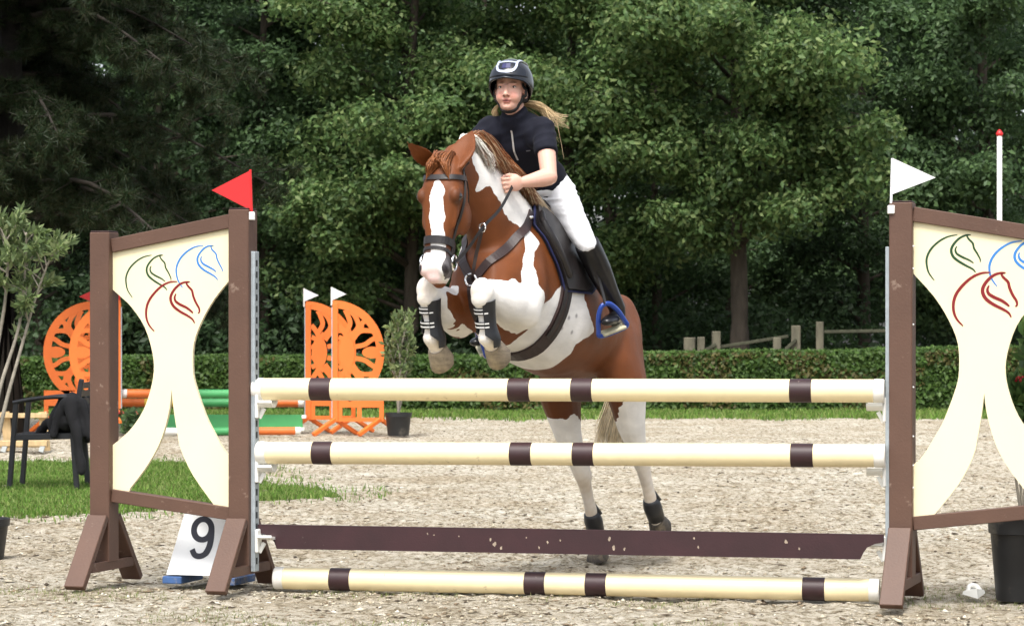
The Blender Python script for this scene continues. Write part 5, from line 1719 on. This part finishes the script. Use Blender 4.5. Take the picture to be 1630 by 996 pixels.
# harness
for sg in (1, -1):
    for q in ([rh(0.03, sg * 0.078, 0.02), rh(0.022, sg * 0.074, -0.035), rh(0.024, sg * 0.06, -0.08), rh(0.038, sg * 0.034, -0.112), rh(0.045, 0, -0.121)],
              [rh(-0.045, sg * 0.074, -0.005), rh(-0.02, sg * 0.075, -0.05), rh(0.014, sg * 0.066, -0.072)]):
        pts = smooth_pts(q, 6)
        pn = []
        for p in pts:
            h = RBVH.find_nearest(p)
            nn = (p - rh(0, 0, -0.03)).normalized()
            pn.append((h[0] + nn * 0.003, nn))
        strap(MB(), pn, 0.018, 0.005).build('chin_strap', mat('strap_black', (0.012, 0.012, 0.013), 0.7), helmet)
# ponytail blown to her left
specs = []
rnd = random.Random(4)
root = rh(-0.085, 0.015, -0.055)
for i in range(80):
    u = rnd.random()
    if u < 0.9:
        e = hp(rnd.uniform(880, 907), rnd.uniform(183, 206), rnd.uniform(0.12, 0.2))
        mdl = hp(rnd.uniform(860, 870), rnd.uniform(168, 177), 0.10)
    else:
        e = hp(rnd.uniform(874, 886), rnd.uniform(205, 262), rnd.uniform(0.08, 0.14)) + Vector((-0.1, 0, 0))
        mdl = hp(rnd.uniform(858, 872), rnd.uniform(176, 194), 0.08) + Vector((-0.06, 0, 0))
    k = rnd.uniform(0.7, 1.15)
    j = Vector((rnd.gauss(0, 0.006), rnd.gauss(0, 0.006), rnd.gauss(0, 0.006)))
    specs.append(([root + j, lerp(root, mdl, 0.55) + j + Vector((0, 0, 0.008)), mdl + j, lerp(mdl, e, 0.55) + j * 1.5 + Vector((0, 0, -0.006)), e], rnd.uniform(0.0007, 0.0016), [0.5 * k, 0.33 * k, 0.15 * k], [0.66 * k, 0.5 * k, 0.29 * k]))
for i in range(30):
    p = rh(-0.05, -0.07, -0.06); e = p + rh(0, 0, 0) - RH + Vector((rnd.uniform(-0.03, 0.0), -0.03 + rnd.uniform(-0.02, 0.02), -0.06 + rnd.uniform(-0.02, 0.02)))
    specs.append(([p, lerp(p, e, 0.5) + Vector((0, -0.01, 0)), e], 0.0013, [0.5, 0.33, 0.15], [0.66, 0.5, 0.29]))
strands('ponytail', specs, HAIR, rider)
# ------------------------------------------------------------------ number sign on its blue base
def number_sign():
    SIGNW = mat('sign_white', (0.78, 0.8, 0.82), 0.5, var=0.04, vscale=4, dirt=(0.5, 0.45, 0.36), dscale=7, dlim=(0.62, 0.8))
    BLUEP = mat('blue_plastic', (0.05, 0.12, 0.3), 0.6, var=0.3, vscale=12, dirt=(0.35, 0.32, 0.27), dscale=14, dlim=(0.5, 0.7))
    INK = mat('sign_ink', (0.008, 0.009, 0.02), 0.5)
    yaw = rad(17)
    wv = Vector((math.cos(yaw), -math.sin(yaw), 0.0)).normalized(); fv = Vector((-math.sin(yaw), -math.cos(yaw), 0))
    c = G(333, 12.22)
    t = thing('number_sign', 'white pyramid block with a dark number 9 behind the left wing', 'sign', tuple(c))
    zb, zt = 0.05, 0.338
    def pt(a, b, z):                       # a across, b towards the viewer
        return c + wv * a + fv * b + Vector((0, 0, z))
    tw, td, bw, bd_ = 0.105, 0.06, 0.17, 0.125
    q = [pt(-bw, bd_, zb), pt(bw, bd_, zb), pt(bw, -bd_, zb), pt(-bw, -bd_, zb), pt(-tw, td, zt), pt(tw, td, zt), pt(tw, -td, zt), pt(-tw, -td, zt)]
    bd = MB().add(q, [(3, 2, 1, 0), (4, 5, 6, 7), (0, 1, 5, 4), (1, 2, 6, 5), (2, 3, 7, 6), (3, 0, 4, 7)]).build('block', SIGNW, t)
    def numeral(A, B, C_, D_):             # face corners: bottom left, bottom right, top right, top left
        mid_b, mid_t = (A + B) / 2, (C_ + D_) / 2
        ux = (B - A).normalized(); uy = (mid_t - mid_b).normalized(); un = ux.cross(uy).normalized()
        ce = mid_b.lerp(mid_t, 0.6)
        to3 = lambda x, y, z: ce + ux * x + uy * y + un * z
        mb = MB()
        lp = [(0.046 * math.cos(a), 0.046 + 0.05 * math.sin(a)) for a in np.linspace(0, 2 * PI, 41)]
        mb.ribbon(lp, [0.027 + 0.004 * abs(math.cos(a)) for a in np.linspace(0, 2 * PI, 41)], to3, 0.0006, 0.0016)
        tl = smooth_pts([Vector(p) for p in ((0.046, 0.05), (0.048, 0.01), (0.043, -0.035), (0.026, -0.07), (-0.002, -0.084), (-0.03, -0.078), (-0.046, -0.052))], 5)
        mb.ribbon([(p.x, p.y) for p in tl], [0.031] * 16 + [0.028] * (len(tl) - 16), to3, 0.0007, 0.0019)
        mb.build('numeral', INK, bd)
    numeral(q[0], q[1], q[5], q[4]); numeral(q[1], q[2], q[6], q[5])
    for k in (-0.14, 0.14):
        MB().box(c + wv * k + Vector((0, 0, 0.024)), (0.1, 0.26, 0.036), Matrix((wv, -fv, Vector((0, 0, 1)))).transposed(), 0.004).build('base_block', BLUEP, t)
number_sign()

# ------------------------------------------------------------------ pots and potted plants
POTM = mat('black_pot_plastic', (0.013, 0.014, 0.016), 0.45, var=0.3, vscale=8, dirt=(0.16, 0.14, 0.11), dscale=5, dlim=(0.55, 0.8))
SOIL = mat('potting_soil', (0.035, 0.025, 0.018), 0.95, var=0.4, vscale=30)
def lathe(mb, c, prof, seg=28):
    rings = [[Vector((c[0] + r * math.cos(2 * PI * k / seg), c[1] + r * math.sin(2 * PI * k / seg), c[2] + z)) for k in range(seg)] for r, z in prof]
    return mb.rings(rings)
def pot(parent, c, r, h):
    lathe(MB(), c, [(r * 0.74, 0.0), (r * 0.78, 0.004), (r * 0.94, h * 0.8), (r * 0.95, h * 0.81), (r * 1.0, h * 0.82), (r * 1.02, h), (r * 0.97, h), (r * 0.93, h * 0.85)]).build('pot', POTM, parent, sharp=30)
    lathe(MB(), c, [(r * 0.9, h * 0.83), (r * 0.92, h * 0.86), (r * 0.4, h * 0.9)], 20).build('soil', SOIL, parent)

OLIVE = [(0.15, 0.21, 0.085), (0.2, 0.27, 0.1), (0.12, 0.17, 0.075), (0.27, 0.32, 0.15)]
OLEAN = [(0.09, 0.17, 0.05), (0.13, 0.22, 0.06), (0.07, 0.13, 0.045)]
def stems_and_leaves(parent, paths, leaf_len, n_per, seed, cols, r0=0.012, spread=0.05, aspect=0.22, lmat=None, stem_mat=None, start=0.3):
    R = np.random.RandomState(seed)
    st = MB()
    pts, dirs = [], []
    for path in paths:
        sp = smooth_pts(path, 6)
        k = len(sp)
        st.tube(sp, [lerp(r0, r0 * 0.25, i / (k - 1)) for i in range(k)], 7)
        for _ in range(n_per):
            f = start + (1 - start) * R.rand() ** 0.7
            i = min(k - 2, int(f * (k - 1)))
            pts.append(sp[i].lerp(sp[i + 1], R.rand())); dirs.append((sp[i + 1] - sp[i]).normalized())
    st.build('stems', stem_mat or mat('olive_bark', (0.3, 0.27, 0.22), 0.9, var=0.35, vscale=15, bump=0.4, bscale=30), parent, smooth=True)
    org = np.array(parent['_org'])
    p = np.array([tuple(q) for q in pts]) - org; d = np.array([tuple(q) for q in dirs]); n = len(p)
    d = d + 0.8 * R.randn(n, 3); d /= np.linalg.norm(d, axis=1)[:, None]
    p = p + R.randn(n, 3) * spread * 0.3
    s = np.cross(d, R.randn(n, 3)); s /= np.linalg.norm(s, axis=1)[:, None]; nn = np.cross(s, d)
    L = (leaf_len * (0.6 + 0.7 * R.rand(n)))[:, None]
    v = np.stack([p, p + d * L * 0.5 + s * L * aspect, p + d * L - nn * L * 0.1, p + d * L * 0.5 - s * L * aspect], 1)
    o = (np.arange(n) * 4)[:, None]
    f = np.concatenate([np.stack([o, o + 1, o + 2], 2), np.stack([o, o + 2, o + 3], 2)], 0).reshape(-1, 3)
    me = raw_mesh('leaves', v.reshape(-1, 3), f, LEAF)
    set_col(me, np.repeat(np.array(cols)[R.randint(len(cols), size=n)] * (0.75 + 0.5 * R.rand(n, 1)), 4, axis=0))
    link('leaves', me, parent)
def branchy(base, h, spread, n, seed, lean=(0, 0), sub=3, curve=0.25):
    rnd = random.Random(seed)
    out = []
    for i in range(n):
        a = rnd.uniform(0, 2 * PI); L = h * rnd.uniform(0.6, 1.0)
        tip = base + Vector((math.cos(a) * spread * rnd.uniform(0.3, 1) + lean[0] * L, math.sin(a) * spread * rnd.uniform(0.3, 1) + lean[1] * L, L))
        mid = base.lerp(tip, 0.5) + Vector((rnd.uniform(-1, 1), rnd.uniform(-1, 1), 0)) * curve * spread
        out.append([base, mid, tip])
        for _ in range(sub):
            f = rnd.uniform(0.35, 0.85)
            b = base.lerp(mid, f * 2) if f < 0.5 else mid.lerp(tip, f * 2 - 1)
            e = b + Vector((rnd.uniform(-1, 1) * spread * 0.6, rnd.uniform(-1, 1) * spread * 0.6, h * rnd.uniform(0.12, 0.3)))
            out.append([b, b.lerp(e, 0.5) + Vector((rnd.uniform(-1, 1), rnd.uniform(-1, 1), 0)) * 0.1 * spread, e])
    return out

# big pot at the right edge with a flowering shrub
c = G(1629, 11.42)
t = thing('potted_shrub', 'black pot with a red flowering shrub behind the right wing', 'potted plant', tuple(c), group='potted plants')
pot(t, c, 0.157, 0.375)
paths = branchy(c + Vector((0, 0, 0.33)), 0.9, 0.16, 7, 71, lean=(0.11, 0.05), sub=3)
stems_and_leaves(t, paths, 0.085, 26, 72, OLEAN, r0=0.008, start=0.45)
fl = MB(); rnd = random.Random(9)
for i in range(10):
    q = rnd.choice(paths)[2] + Vector((rnd.uniform(-0.03, 0.03), rnd.uniform(-0.03, 0.03), 0))
    o = MB()
    for k in range(5):
        a = 2 * PI * k / 5
        o.ell(q + Vector((math.cos(a) * 0.014, -0.004, math.sin(a) * 0.014)), (0.012, 0.004, 0.012), seg=6, rg=4)
    o.build('flower', mat('flower_red', (0.5, 0.02, 0.03), 0.5), t, smooth=True)
# pot cut by the left edge
c = G(-28, 13.6)
t = thing('plant_pot', 'black plastic pot mostly outside the left edge', 'pot', tuple(c))
pot(t, c, 0.145, 0.22)
# olive bush at the left
c = G(-18, 19.5)
t = thing('olive_bush', 'pale olive bush with twisted grey stems at the left edge behind the chair', 'bush', tuple(c))
rnd = random.Random(21)
D = 19.5
stem_px = [[(-18, 745), (5, 660), (32, 560), (58, 470), (80, 410)], [(-18, 745), (-5, 640), (30, 520), (40, 430), (42, 370)], 
           [(-18, 745), (-10, 600), (8, 480), (12, 400), (5, 360)], [(-18, 745), (-40, 620), (-50, 500), (-30, 380)], [(-18, 745), (-60, 640), (-100, 520), (-90, 400)]]
paths = []
for q in stem_px:
    paths.append([P(a, min(b, 785), D + rnd.uniform(-0.25, 0.25) * (i / len(q))) if i else c for i, (a, b) in enumerate(q)])
main = list(paths)
tw = []
for q in main:
    sp = smooth_pts(q, 6)
    for _ in range(12):
        i = rnd.randint(int(len(sp) * 0.52), len(sp) - 1); b = sp[i]
        e = b + Vector((rnd.uniform(-0.26, 0.16), rnd.uniform(-0.25, 0.25), rnd.uniform(0.05, 0.22)))
        tw.append([b, b.lerp(e, 0.5) + Vector((rnd.uniform(-0.03, 0.03), 0, 0.03)), e])
stems_and_leaves(t, tw, 0.085, 52, 22, OLIVE, r0=0.006, start=0.25, aspect=0.17)
ms = MB()
for q in main:
    sp = smooth_pts(q, 6); k = len(sp)
    ms.tube(sp, [lerp(0.019, 0.006, i / (k - 1)) for i in range(k)], 8)
ms.build('trunk', mat('olive_bark', (0.3, 0.27, 0.22)), t, smooth=True)
# potted olive beside the orange wings
c = G(634, 31.6)
t = thing('potted_shrub', 'small grey green olive shrub in a black pot beside the orange wing', 'potted plant', tuple(c), group='potted plants')
pot(t, c, 0.17, 0.29)
paths = branchy(c + Vector((0, 0, 0.25)), 1.3, 0.24, 9, 81, sub=4)
stems_and_leaves(t, paths, 0.085, 30, 82, OLIVE, r0=0.012, start=0.35)
# red flowers at the foot of the left orange wings
c = G(205, 31.0)
t = thing('flower_plant', 'low plant with red blossoms at the foot of the left orange wing', 'plant', tuple(c))
paths = branchy(c, 0.3, 0.26, 16, 91, sub=2)
stems_and_leaves(t, paths, 0.08, 24, 92, MIDL, r0=0.006, start=0.1, aspect=0.3)
for i in range(5):
    q = paths[i * 3][2]
    o = MB()
    for k in range(5):
        a = 2 * PI * k / 5
        o.ell(q + Vector((math.cos(a) * 0.022, -0.01, math.sin(a) * 0.022)), (0.02, 0.008, 0.02), seg=6, rg=4)
    o.build('blossom', mat('flower_red', (0.5, 0.02, 0.03), 0.5), t, smooth=True)

# ------------------------------------------------------------------ garden chair with a jacket over it
def garden_chair():
    D = 20.0
    CH = mat('chair_black', (0.014, 0.015, 0.019), 0.45, var=0.2, vscale=10)
    a = P(14, 770, D); b = P(122, 780, D)
    c = Vector(((a.x + b.x) / 2, D + 0.25, 0))
    t = thing('garden_chair', 'black garden armchair standing on the grass at the left', 'chair', tuple(c))
    z = lambda y: P(0, y, D).z
    for dy in (0.0, 0.52):
        def q(px, zz): return Vector((P(px, 0, D).x, D + dy, zz))
        MB().bar(q(15, 0.0), q(26, 0.70), 0.04, 0.045, up=(0, 1, 0), bevel=0.006).build('front_leg', CH, t)
        MB().bar(q(122.5, 0.0), q(116, 0.44), 0.042, 0.045, up=(0, 1, 0), bevel=0.006).build('rear_leg', CH, t)
        MB().bar(q(116, 0.44), q(130, 0.88), 0.04, 0.035, up=(0, 1, 0), bevel=0.006).build('back_post', CH, t)
        MB().tube(smooth_pts([q(21, 0.69), q(45, 0.715), q(80, 0.735), q(112, 0.735), q(122, 0.72)], 4), [(0.03, 0.017)] * 17, 10).build('armrest', CH, t, smooth=True)
        MB().bar(q(22, 0.415), q(118, 0.43), 0.035, 0.05, bevel=0.005).build('seat_rail', CH, t)
    x0, x1 = P(26, 0, D).x, P(116, 0, D).x
    for k in range(9):
        x = lerp(x0 + 0.01, x1 - 0.02, k / 8)
        MB().box((x, D + 0.26, 0.438), (0.044, 0.50, 0.014), None, 0.003).build('seat_slat', CH, t)
    for k in range(6):
        f = (k + 0.5) / 6
        p = Vector((lerp(P(117, 0, D).x, P(130, 0, D).x, f), D + 0.26, lerp(0.47, 0.86, f)))
        MB().box(p, (0.014, 0.48, 0.05), None, 0.003).build('back_slat', CH, t)
    # jacket slung over the back and the near arm
    J = mat('jacket_cloth', (0.007, 0.007, 0.009), 0.9, var=0.2, vscale=25, bump=0.3, bscale=40)
    jb = MB()
    q = lambda px, py, d: P(px, py, D + d)
    for k, d in enumerate((-0.06, 0.05, 0.16, 0.27, 0.38, 0.49)):
        w = (k % 2) * 4
        jb.tube([q(86 - w, 692, d), q(92 - w, 664, d), q(101, 640 - w, d), q(114, 629, d), q(128 + w, 640, d), q(137 + w, 664, d), q(141, 694 + w, d)], [0.03, 0.04, 0.036, 0.034, 0.036, 0.036, 0.03], 10, round_ends=True)
    jb.ell(q(112, 668, 0.2), (0.13, 0.28, 0.12))
    jb.tube([q(112, 640, -0.09), q(121, 680, -0.1), q(126, 720, -0.09), q(130, 750, -0.09)], [0.055, 0.05, 0.042, 0.038], 10, round_ends=True)
    jb.tube([q(92, 680, 0.05), q(78, 672, 0.12), q(66, 684, 0.2), q(58, 692, 0.25)], [0.05, 0.045, 0.04, 0.03], 10, round_ends=True)
    me = fuse(jb, 0.012, 5, 'jacket')
    v = coords(me)
    w = np.array([noise.noise(Vector((p[0] * 14, p[1] * 14, p[2] * 6))) for p in v.tolist()])
    nr = np.empty(len(v) * 3, dtype=np.float32); me.vertices.foreach_get('normal', nr)
    me.vertices.foreach_set('co', (v + nr.reshape(-1, 3) * (0.016 * w)[:, None]).astype(np.float32).ravel())
    me.materials.append(J)
    tag(link('jacket', me), 'black jacket slung over the garden chair with one sleeve hanging', 'jacket')
garden_chair()

# pale wooden bench behind the chair
def bench():
    D = 27.0
    WD = mat('pale_wood', (0.52, 0.38, 0.2), 0.7, var=0.25, vscale=6, stretch=(4, 1, 1))
    c = Vector((P(20, 0, D).x, D, 0))
    t = thing('wooden_bench', 'pale wooden slatted bench seen through the chair at the left', 'bench', tuple(c))
    for py, dd in ((661, 0.15), (705, -0.1), (707, 0.05)):
        a, b = P(-40, py, D + dd), P(76, py, D + dd)
        MB().bar(a, b, 0.1, 0.05 if py < 700 else 0.06, bevel=0.005).build('slat', WD, t)
    for px in (-30, 8, 68):
        MB().bar(P(px, 655, D + 0.18), Vector((P(px, 0, D).x, D + 0.2, 0)), 0.09, 0.04, up=(0, 1, 0)).build('leg', WD, t)
        MB().bar(P(px + 1, 707, D - 0.12), Vector((P(px + 1, 0, D).x, D - 0.14, 0)), 0.05, 0.04, up=(0, 1, 0)).build('leg', mat('bench_steel', (0.35, 0.37, 0.36), 0.5, metal=0.4), t)
bench()

# ------------------------------------------------------------------ orange jump in the background
ORANGE = mat('orange_board', (0.78, 0.17, 0.025), 0.5, var=0.06, vscale=3, dirt=(0.5, 0.2, 0.08), dscale=8, dlim=(0.62, 0.8))
GREEN = mat('green_paint', (0.07, 0.36, 0.12), 0.5, var=0.1, vscale=4)
YELLOW = mat('yellow_paint', (0.75, 0.5, 0.06), 0.5, var=0.08)
WHITEP = mat('white_pole_paint', (0.78, 0.77, 0.73), 0.5, var=0.06)
ORGP = mat('orange_pole_paint', (0.68, 0.16, 0.03), 0.5, var=0.12)
def orange_wing(px, d, sg, label):
    """half-round cut-out wing; sg=+1 board extends to the right of its post"""
    o = G(px, d)
    t = thing('orange_wing', label, 'jump wing', tuple(o), group='orange wings of the background jump')
    to3 = lambda u, z, q: o + Vector((u * sg, q, z))
    zc, R = 1.045, 0.645
    zz = lambda x, y: ((x - 365) / 485.0, zc + (420 - y) / 485.0)
    pn = MB()
    arc = [(0.0 + R * math.cos(a), zc + R * math.sin(a)) for a in np.linspace(rad(90), rad(-72), 40)]
    arc = [(min(u, R) * 0.985 - 0.0, z) for u, z in arc]
    pn.ribbon([(u * 0.945, zc + (z - zc) * 0.945) for u, z in arc], 0.1, to3, -0.012, 0.012)
    S = []
    up = [[(500, 385), (560, 372), (610, 338), (655, 330)], [(485, 345), (530, 292), (600, 288), (648, 312)], [(478, 318), (520, 262), (505, 205), (470, 165)], [(440, 300), (470, 245), (455, 190), (440, 160)],
          [(400, 400), (440, 352), (480, 300)], [(540, 290), (545, 240), (590, 222)], [(400, 325), (440, 345), (470, 375)], [(400, 250), (430, 290), (455, 340)]]
    for q in up:
        S.append([zz(*p) for p in q]); S.append([(zz(*p)[0], 2 * zc - zz(*p)[1]) for p in q])
    for i, q in enumerate(S):
        sp = [(p.x, p.y) for p in smooth_pts([Vector((a, b)) for a, b in q], 5)]
        pn.ribbon(sp, 0.06, to3, -0.0115 + 0.0003 * (i % 7), 0.0115 - 0.0003 * (i % 7))
    for cx, cy, rx, ry in ((450, 420, 48, 95), (606, 420, 62, 36)):
        pn.prism([zz(cx + rx * math.cos(a), cy + ry * math.sin(a)) for a in np.linspace(0, 2 * PI, 25)[:-1]], to3, -0.0122, 0.0122)
    pn.build('cut_out_board', ORANGE, t)
    MB().box(to3(0.03, 0.92, -0.0), (0.07, 0.05, 1.50), None, 0.004).build('post', ORANGE, t)
    fb = MB()
    fb.box(to3(0.355, 0.45, 0), (0.575, 0.024, 0.20)); fb.box(to3(0.355, 0.195, 0), (0.575, 0.024, 0.05))
    for u in (0.09, 0.335, 0.615):
        fb.box(to3(u, 0.285, 0), (0.055, 0.0236, 0.14))
    fb.build('lower_board', ORANGE, t)
    for u in (0.03, 0.60):
        for q in (-1, 1):
            MB().bar(to3(u, 0.20, 0), to3(u + 0.26 * q, 0.012, 0.24 * q), 0.05, 0.05, bevel=0.004).build('foot', ORANGE, t)
    MB().box(to3(-0.012, 0.92, -0.012), (0.012, 0.02, 1.4), None).build('cup_track', STEEL, t)
    return t
orange_wing(530, 31.8, 1, 'orange half round wing next to the potted olive shrub')
orange_wing(487, 32.6, 1, 'orange half round wing with white flag, left of the one beside the potted olive')
orange_wing(192, 31.8, -1, 'orange half round wing peeking out behind the left brown post')
orange_wing(149, 32.6, -1, 'orange half round wing furthest left, behind the garden chair')
for px, py, d, m, lb, dx in ((484, 482, 32.6, FLAGWHITE, 'small white flag on the left one of the two right orange wings', 23), (528, 480, 31.8, FLAGWHITE, 'small white flag on the orange wing nearest the potted olive', 23),
                             (190, 484, 31.8, RED, 'small red flag on the orange wing at the left brown post', -22), (150, 484, 32.6, RED, 'small red flag on the furthest left orange wing', -24)):
    flag('small_flag', P(px, py + 6, d), P(px, py - 23, d), (P(px, py - 23, d), P(px + dx, py - 12, d), P(px, py - 2, d)), m, lb, WHITEP if m is FLAGWHITE else RED, 'flags of the orange jump', band=False, thick=0.008)
def bg_pole(a, b, segs, r, label):
    t = thing('striped_pole', label, 'pole', tuple((a + b) / 2), group='poles of the orange jump')
    for k, (f0, f1, m) in enumerate(segs):
        MB().tube([a.lerp(b, f0), a.lerp(b, f1)], r + 0.0004 * (k % 2), 16).build('band' if 0 < k < len(segs) - 1 else 'end_band', m, t, sharp=40)
L0, L1 = 193, 484
bg_pole(P(L0, 626, 31.9), P(L1, 627, 32.3), [(0, 0.03, WHITEP), (0.03, 0.25, ORGP), (0.25, 0.33, YELLOW), (0.33, 0.68, GREEN), (0.68, 0.74, YELLOW), (0.74, 0.97, ORGP), (0.97, 1, WHITEP)], 0.055, 'orange and green striped pole, top one of the background jump')
bg_pole(P(L0, 640.5, 32.7), P(L1, 641, 32.7), [(0, 0.13, ORGP), (0.13, 0.33, YELLOW), (0.33, 0.69, GREEN), (0.69, 0.75, YELLOW), (0.75, 0.97, ORGP), (0.97, 1, WHITEP)], 0.055, 'orange and green striped pole, second one of the background jump')
ga, gb = G(200, 31.5), G(478, 31.9); ga.z = gb.z = 0.05
bg_pole(ga, gb, [(0, 0.2, ORGP), (0.2, 0.3, WHITEP), (0.3, 0.6, GREEN), (0.6, 0.72, WHITEP), (0.72, 0.97, ORGP), (0.97, 1, WHITEP)], 0.05, 'orange and green striped pole lying on the sand at the background jump')
pl = MB().bar(P(L0, 671, 32.2), P(L1 - 2, 671, 32.4), 0.03, 0.185, bevel=0.004).build('green_plank', GREEN)
tag(pl, 'bright green plank hanging below the striped poles of the background jump', 'plank')
for px, py in ((481, 633), (484, 663), (481, 683)):
    o = MB().box(P(px, py, 32.35), (0.06, 0.1, 0.045), None, 0.008).build('pole_cup', WHITE_PLASTIC)
    tag(o, {633: 'white cup under the top striped pole', 663: 'white cup at the top edge of the green plank', 683: 'white cup at the lower edge of the green plank'}[py], 'jump cup', 'white cups on the background jump')

# ------------------------------------------------------------------ old fence behind the hedge
def fence():
    D = 46.5
    WOODG = mat('weathered_wood', (0.12, 0.11, 0.075), 0.9, var=0.4, vscale=10, stretch=(1, 1, 0.3), bump=0.4, bscale=20)
    t = thing('wooden_fence', 'old weathered wooden posts and rails behind the hedge', 'fence', (P(1200, 0, D).x, D, 0))
    for px, py, w in ((1098, 537, 18), (1116, 536, 12), (1140, 527, 13), (1237, 537, 13), (1267, 518, 15), (1305, 512, 12)):
        a = P(px, py, D); r = w * D / FPX / 1.8
        MB().box(Vector((a.x, D, a.z / 2)), (r * 1.75, r * 1.75, a.z), Matrix.Rotation(0.2 * math.sin(px), 3, 'Z'), 0.012).build('post', WOODG, t)
    for a, b, d in (((1120, 556), (1255, 535), 0.12), ((1305, 528), (1440, 526), 0.1), ((985, 562), (1095, 560), 0.1), ((1118, 560), (1140, 548), -0.1), ((1250, 556), (1268, 540), -0.12)):
        MB().bar(P(*a, D + d), P(*b, D + d), 0.05, 0.06, bevel=0.008).build('rail', mat('dark_rail', (0.055, 0.056, 0.033), 0.9, var=0.4, vscale=10), t)  # rails get a darker tone than the posts
fence()

# slim white pole with red tip in the distance on the right
c = G(1591, 33.0)
t = thing('marker_pole', 'slim white pole with a red tip rising above the right wing', 'pole', tuple(c))
topz = P(0, 217, 33.0).z
MB().tube([c, Vector((c.x, c.y, topz))], 0.033, 14).build('shaft', WHITEP, t, smooth=True)
lathe(MB(), (c.x, c.y, topz), [(0.026, 0), (0.045, 0.015), (0.048, 0.035), (0.03, 0.065), (0.004, 0.09)], 14).build('tip', RED, t, smooth=True)
lathe(MB(), (c.x, c.y, 0), [(0.06, 0.0), (0.06, 0.08), (0.04, 0.1)], 14).build('base', mat('rubber_base', (0.03, 0.03, 0.03), 0.8), t)

# fallen white plastic cup on the sand
c = G(1551, 11.5)
t = thing('fallen_cup', 'loose white plastic cup lying on the sand by the right wing foot', 'jump cup', tuple(c))
z0 = 0.01
MB().add([(c.x - 0.055, c.y, 0.02), (c.x + 0.005, c.y - 0.06, z0 - 0.005), (c.x + 0.05, c.y, 0.025), (c.x + 0.0, c.y + 0.04, 0.03), (c.x - 0.05, c.y, 0.035), (c.x + 0.003, c.y - 0.045, 0.05), (c.x + 0.045, c.y, 0.04), (c.x, c.y + 0.035, 0.045)],
         [(3, 2, 1, 0), (4, 5, 6, 7), (0, 1, 5, 4), (1, 2, 6, 5), (2, 3, 7, 6), (3, 0, 4, 7)]).build('shell', WHITE_PLASTIC, t)
MB().tube(smooth_pts([(c.x - 0.025, c.y + 0.01, 0.03), (c.x - 0.018, c.y + 0.02, 0.056), (c.x + 0.012, c.y + 0.02, 0.056), (c.x + 0.03, c.y + 0.01, 0.035)], 5), 0.011, 8).build('loop', WHITE_PLASTIC, t, smooth=True)

# ------------------------------------------------------------------ tidy up
for _o in list(bpy.data.objects):
    if '_org' in _o:
        del _o['_org']

import os as _os
if _os.environ.get('TRI'):
    print('TRIS', sum(sum(len(p.vertices) - 2 for p in m.polygons) for m in bpy.data.meshes if m.users), [(m.name, len(m.polygons)) for m in sorted(bpy.data.meshes, key=lambda m: -len(m.polygons))[:14]])
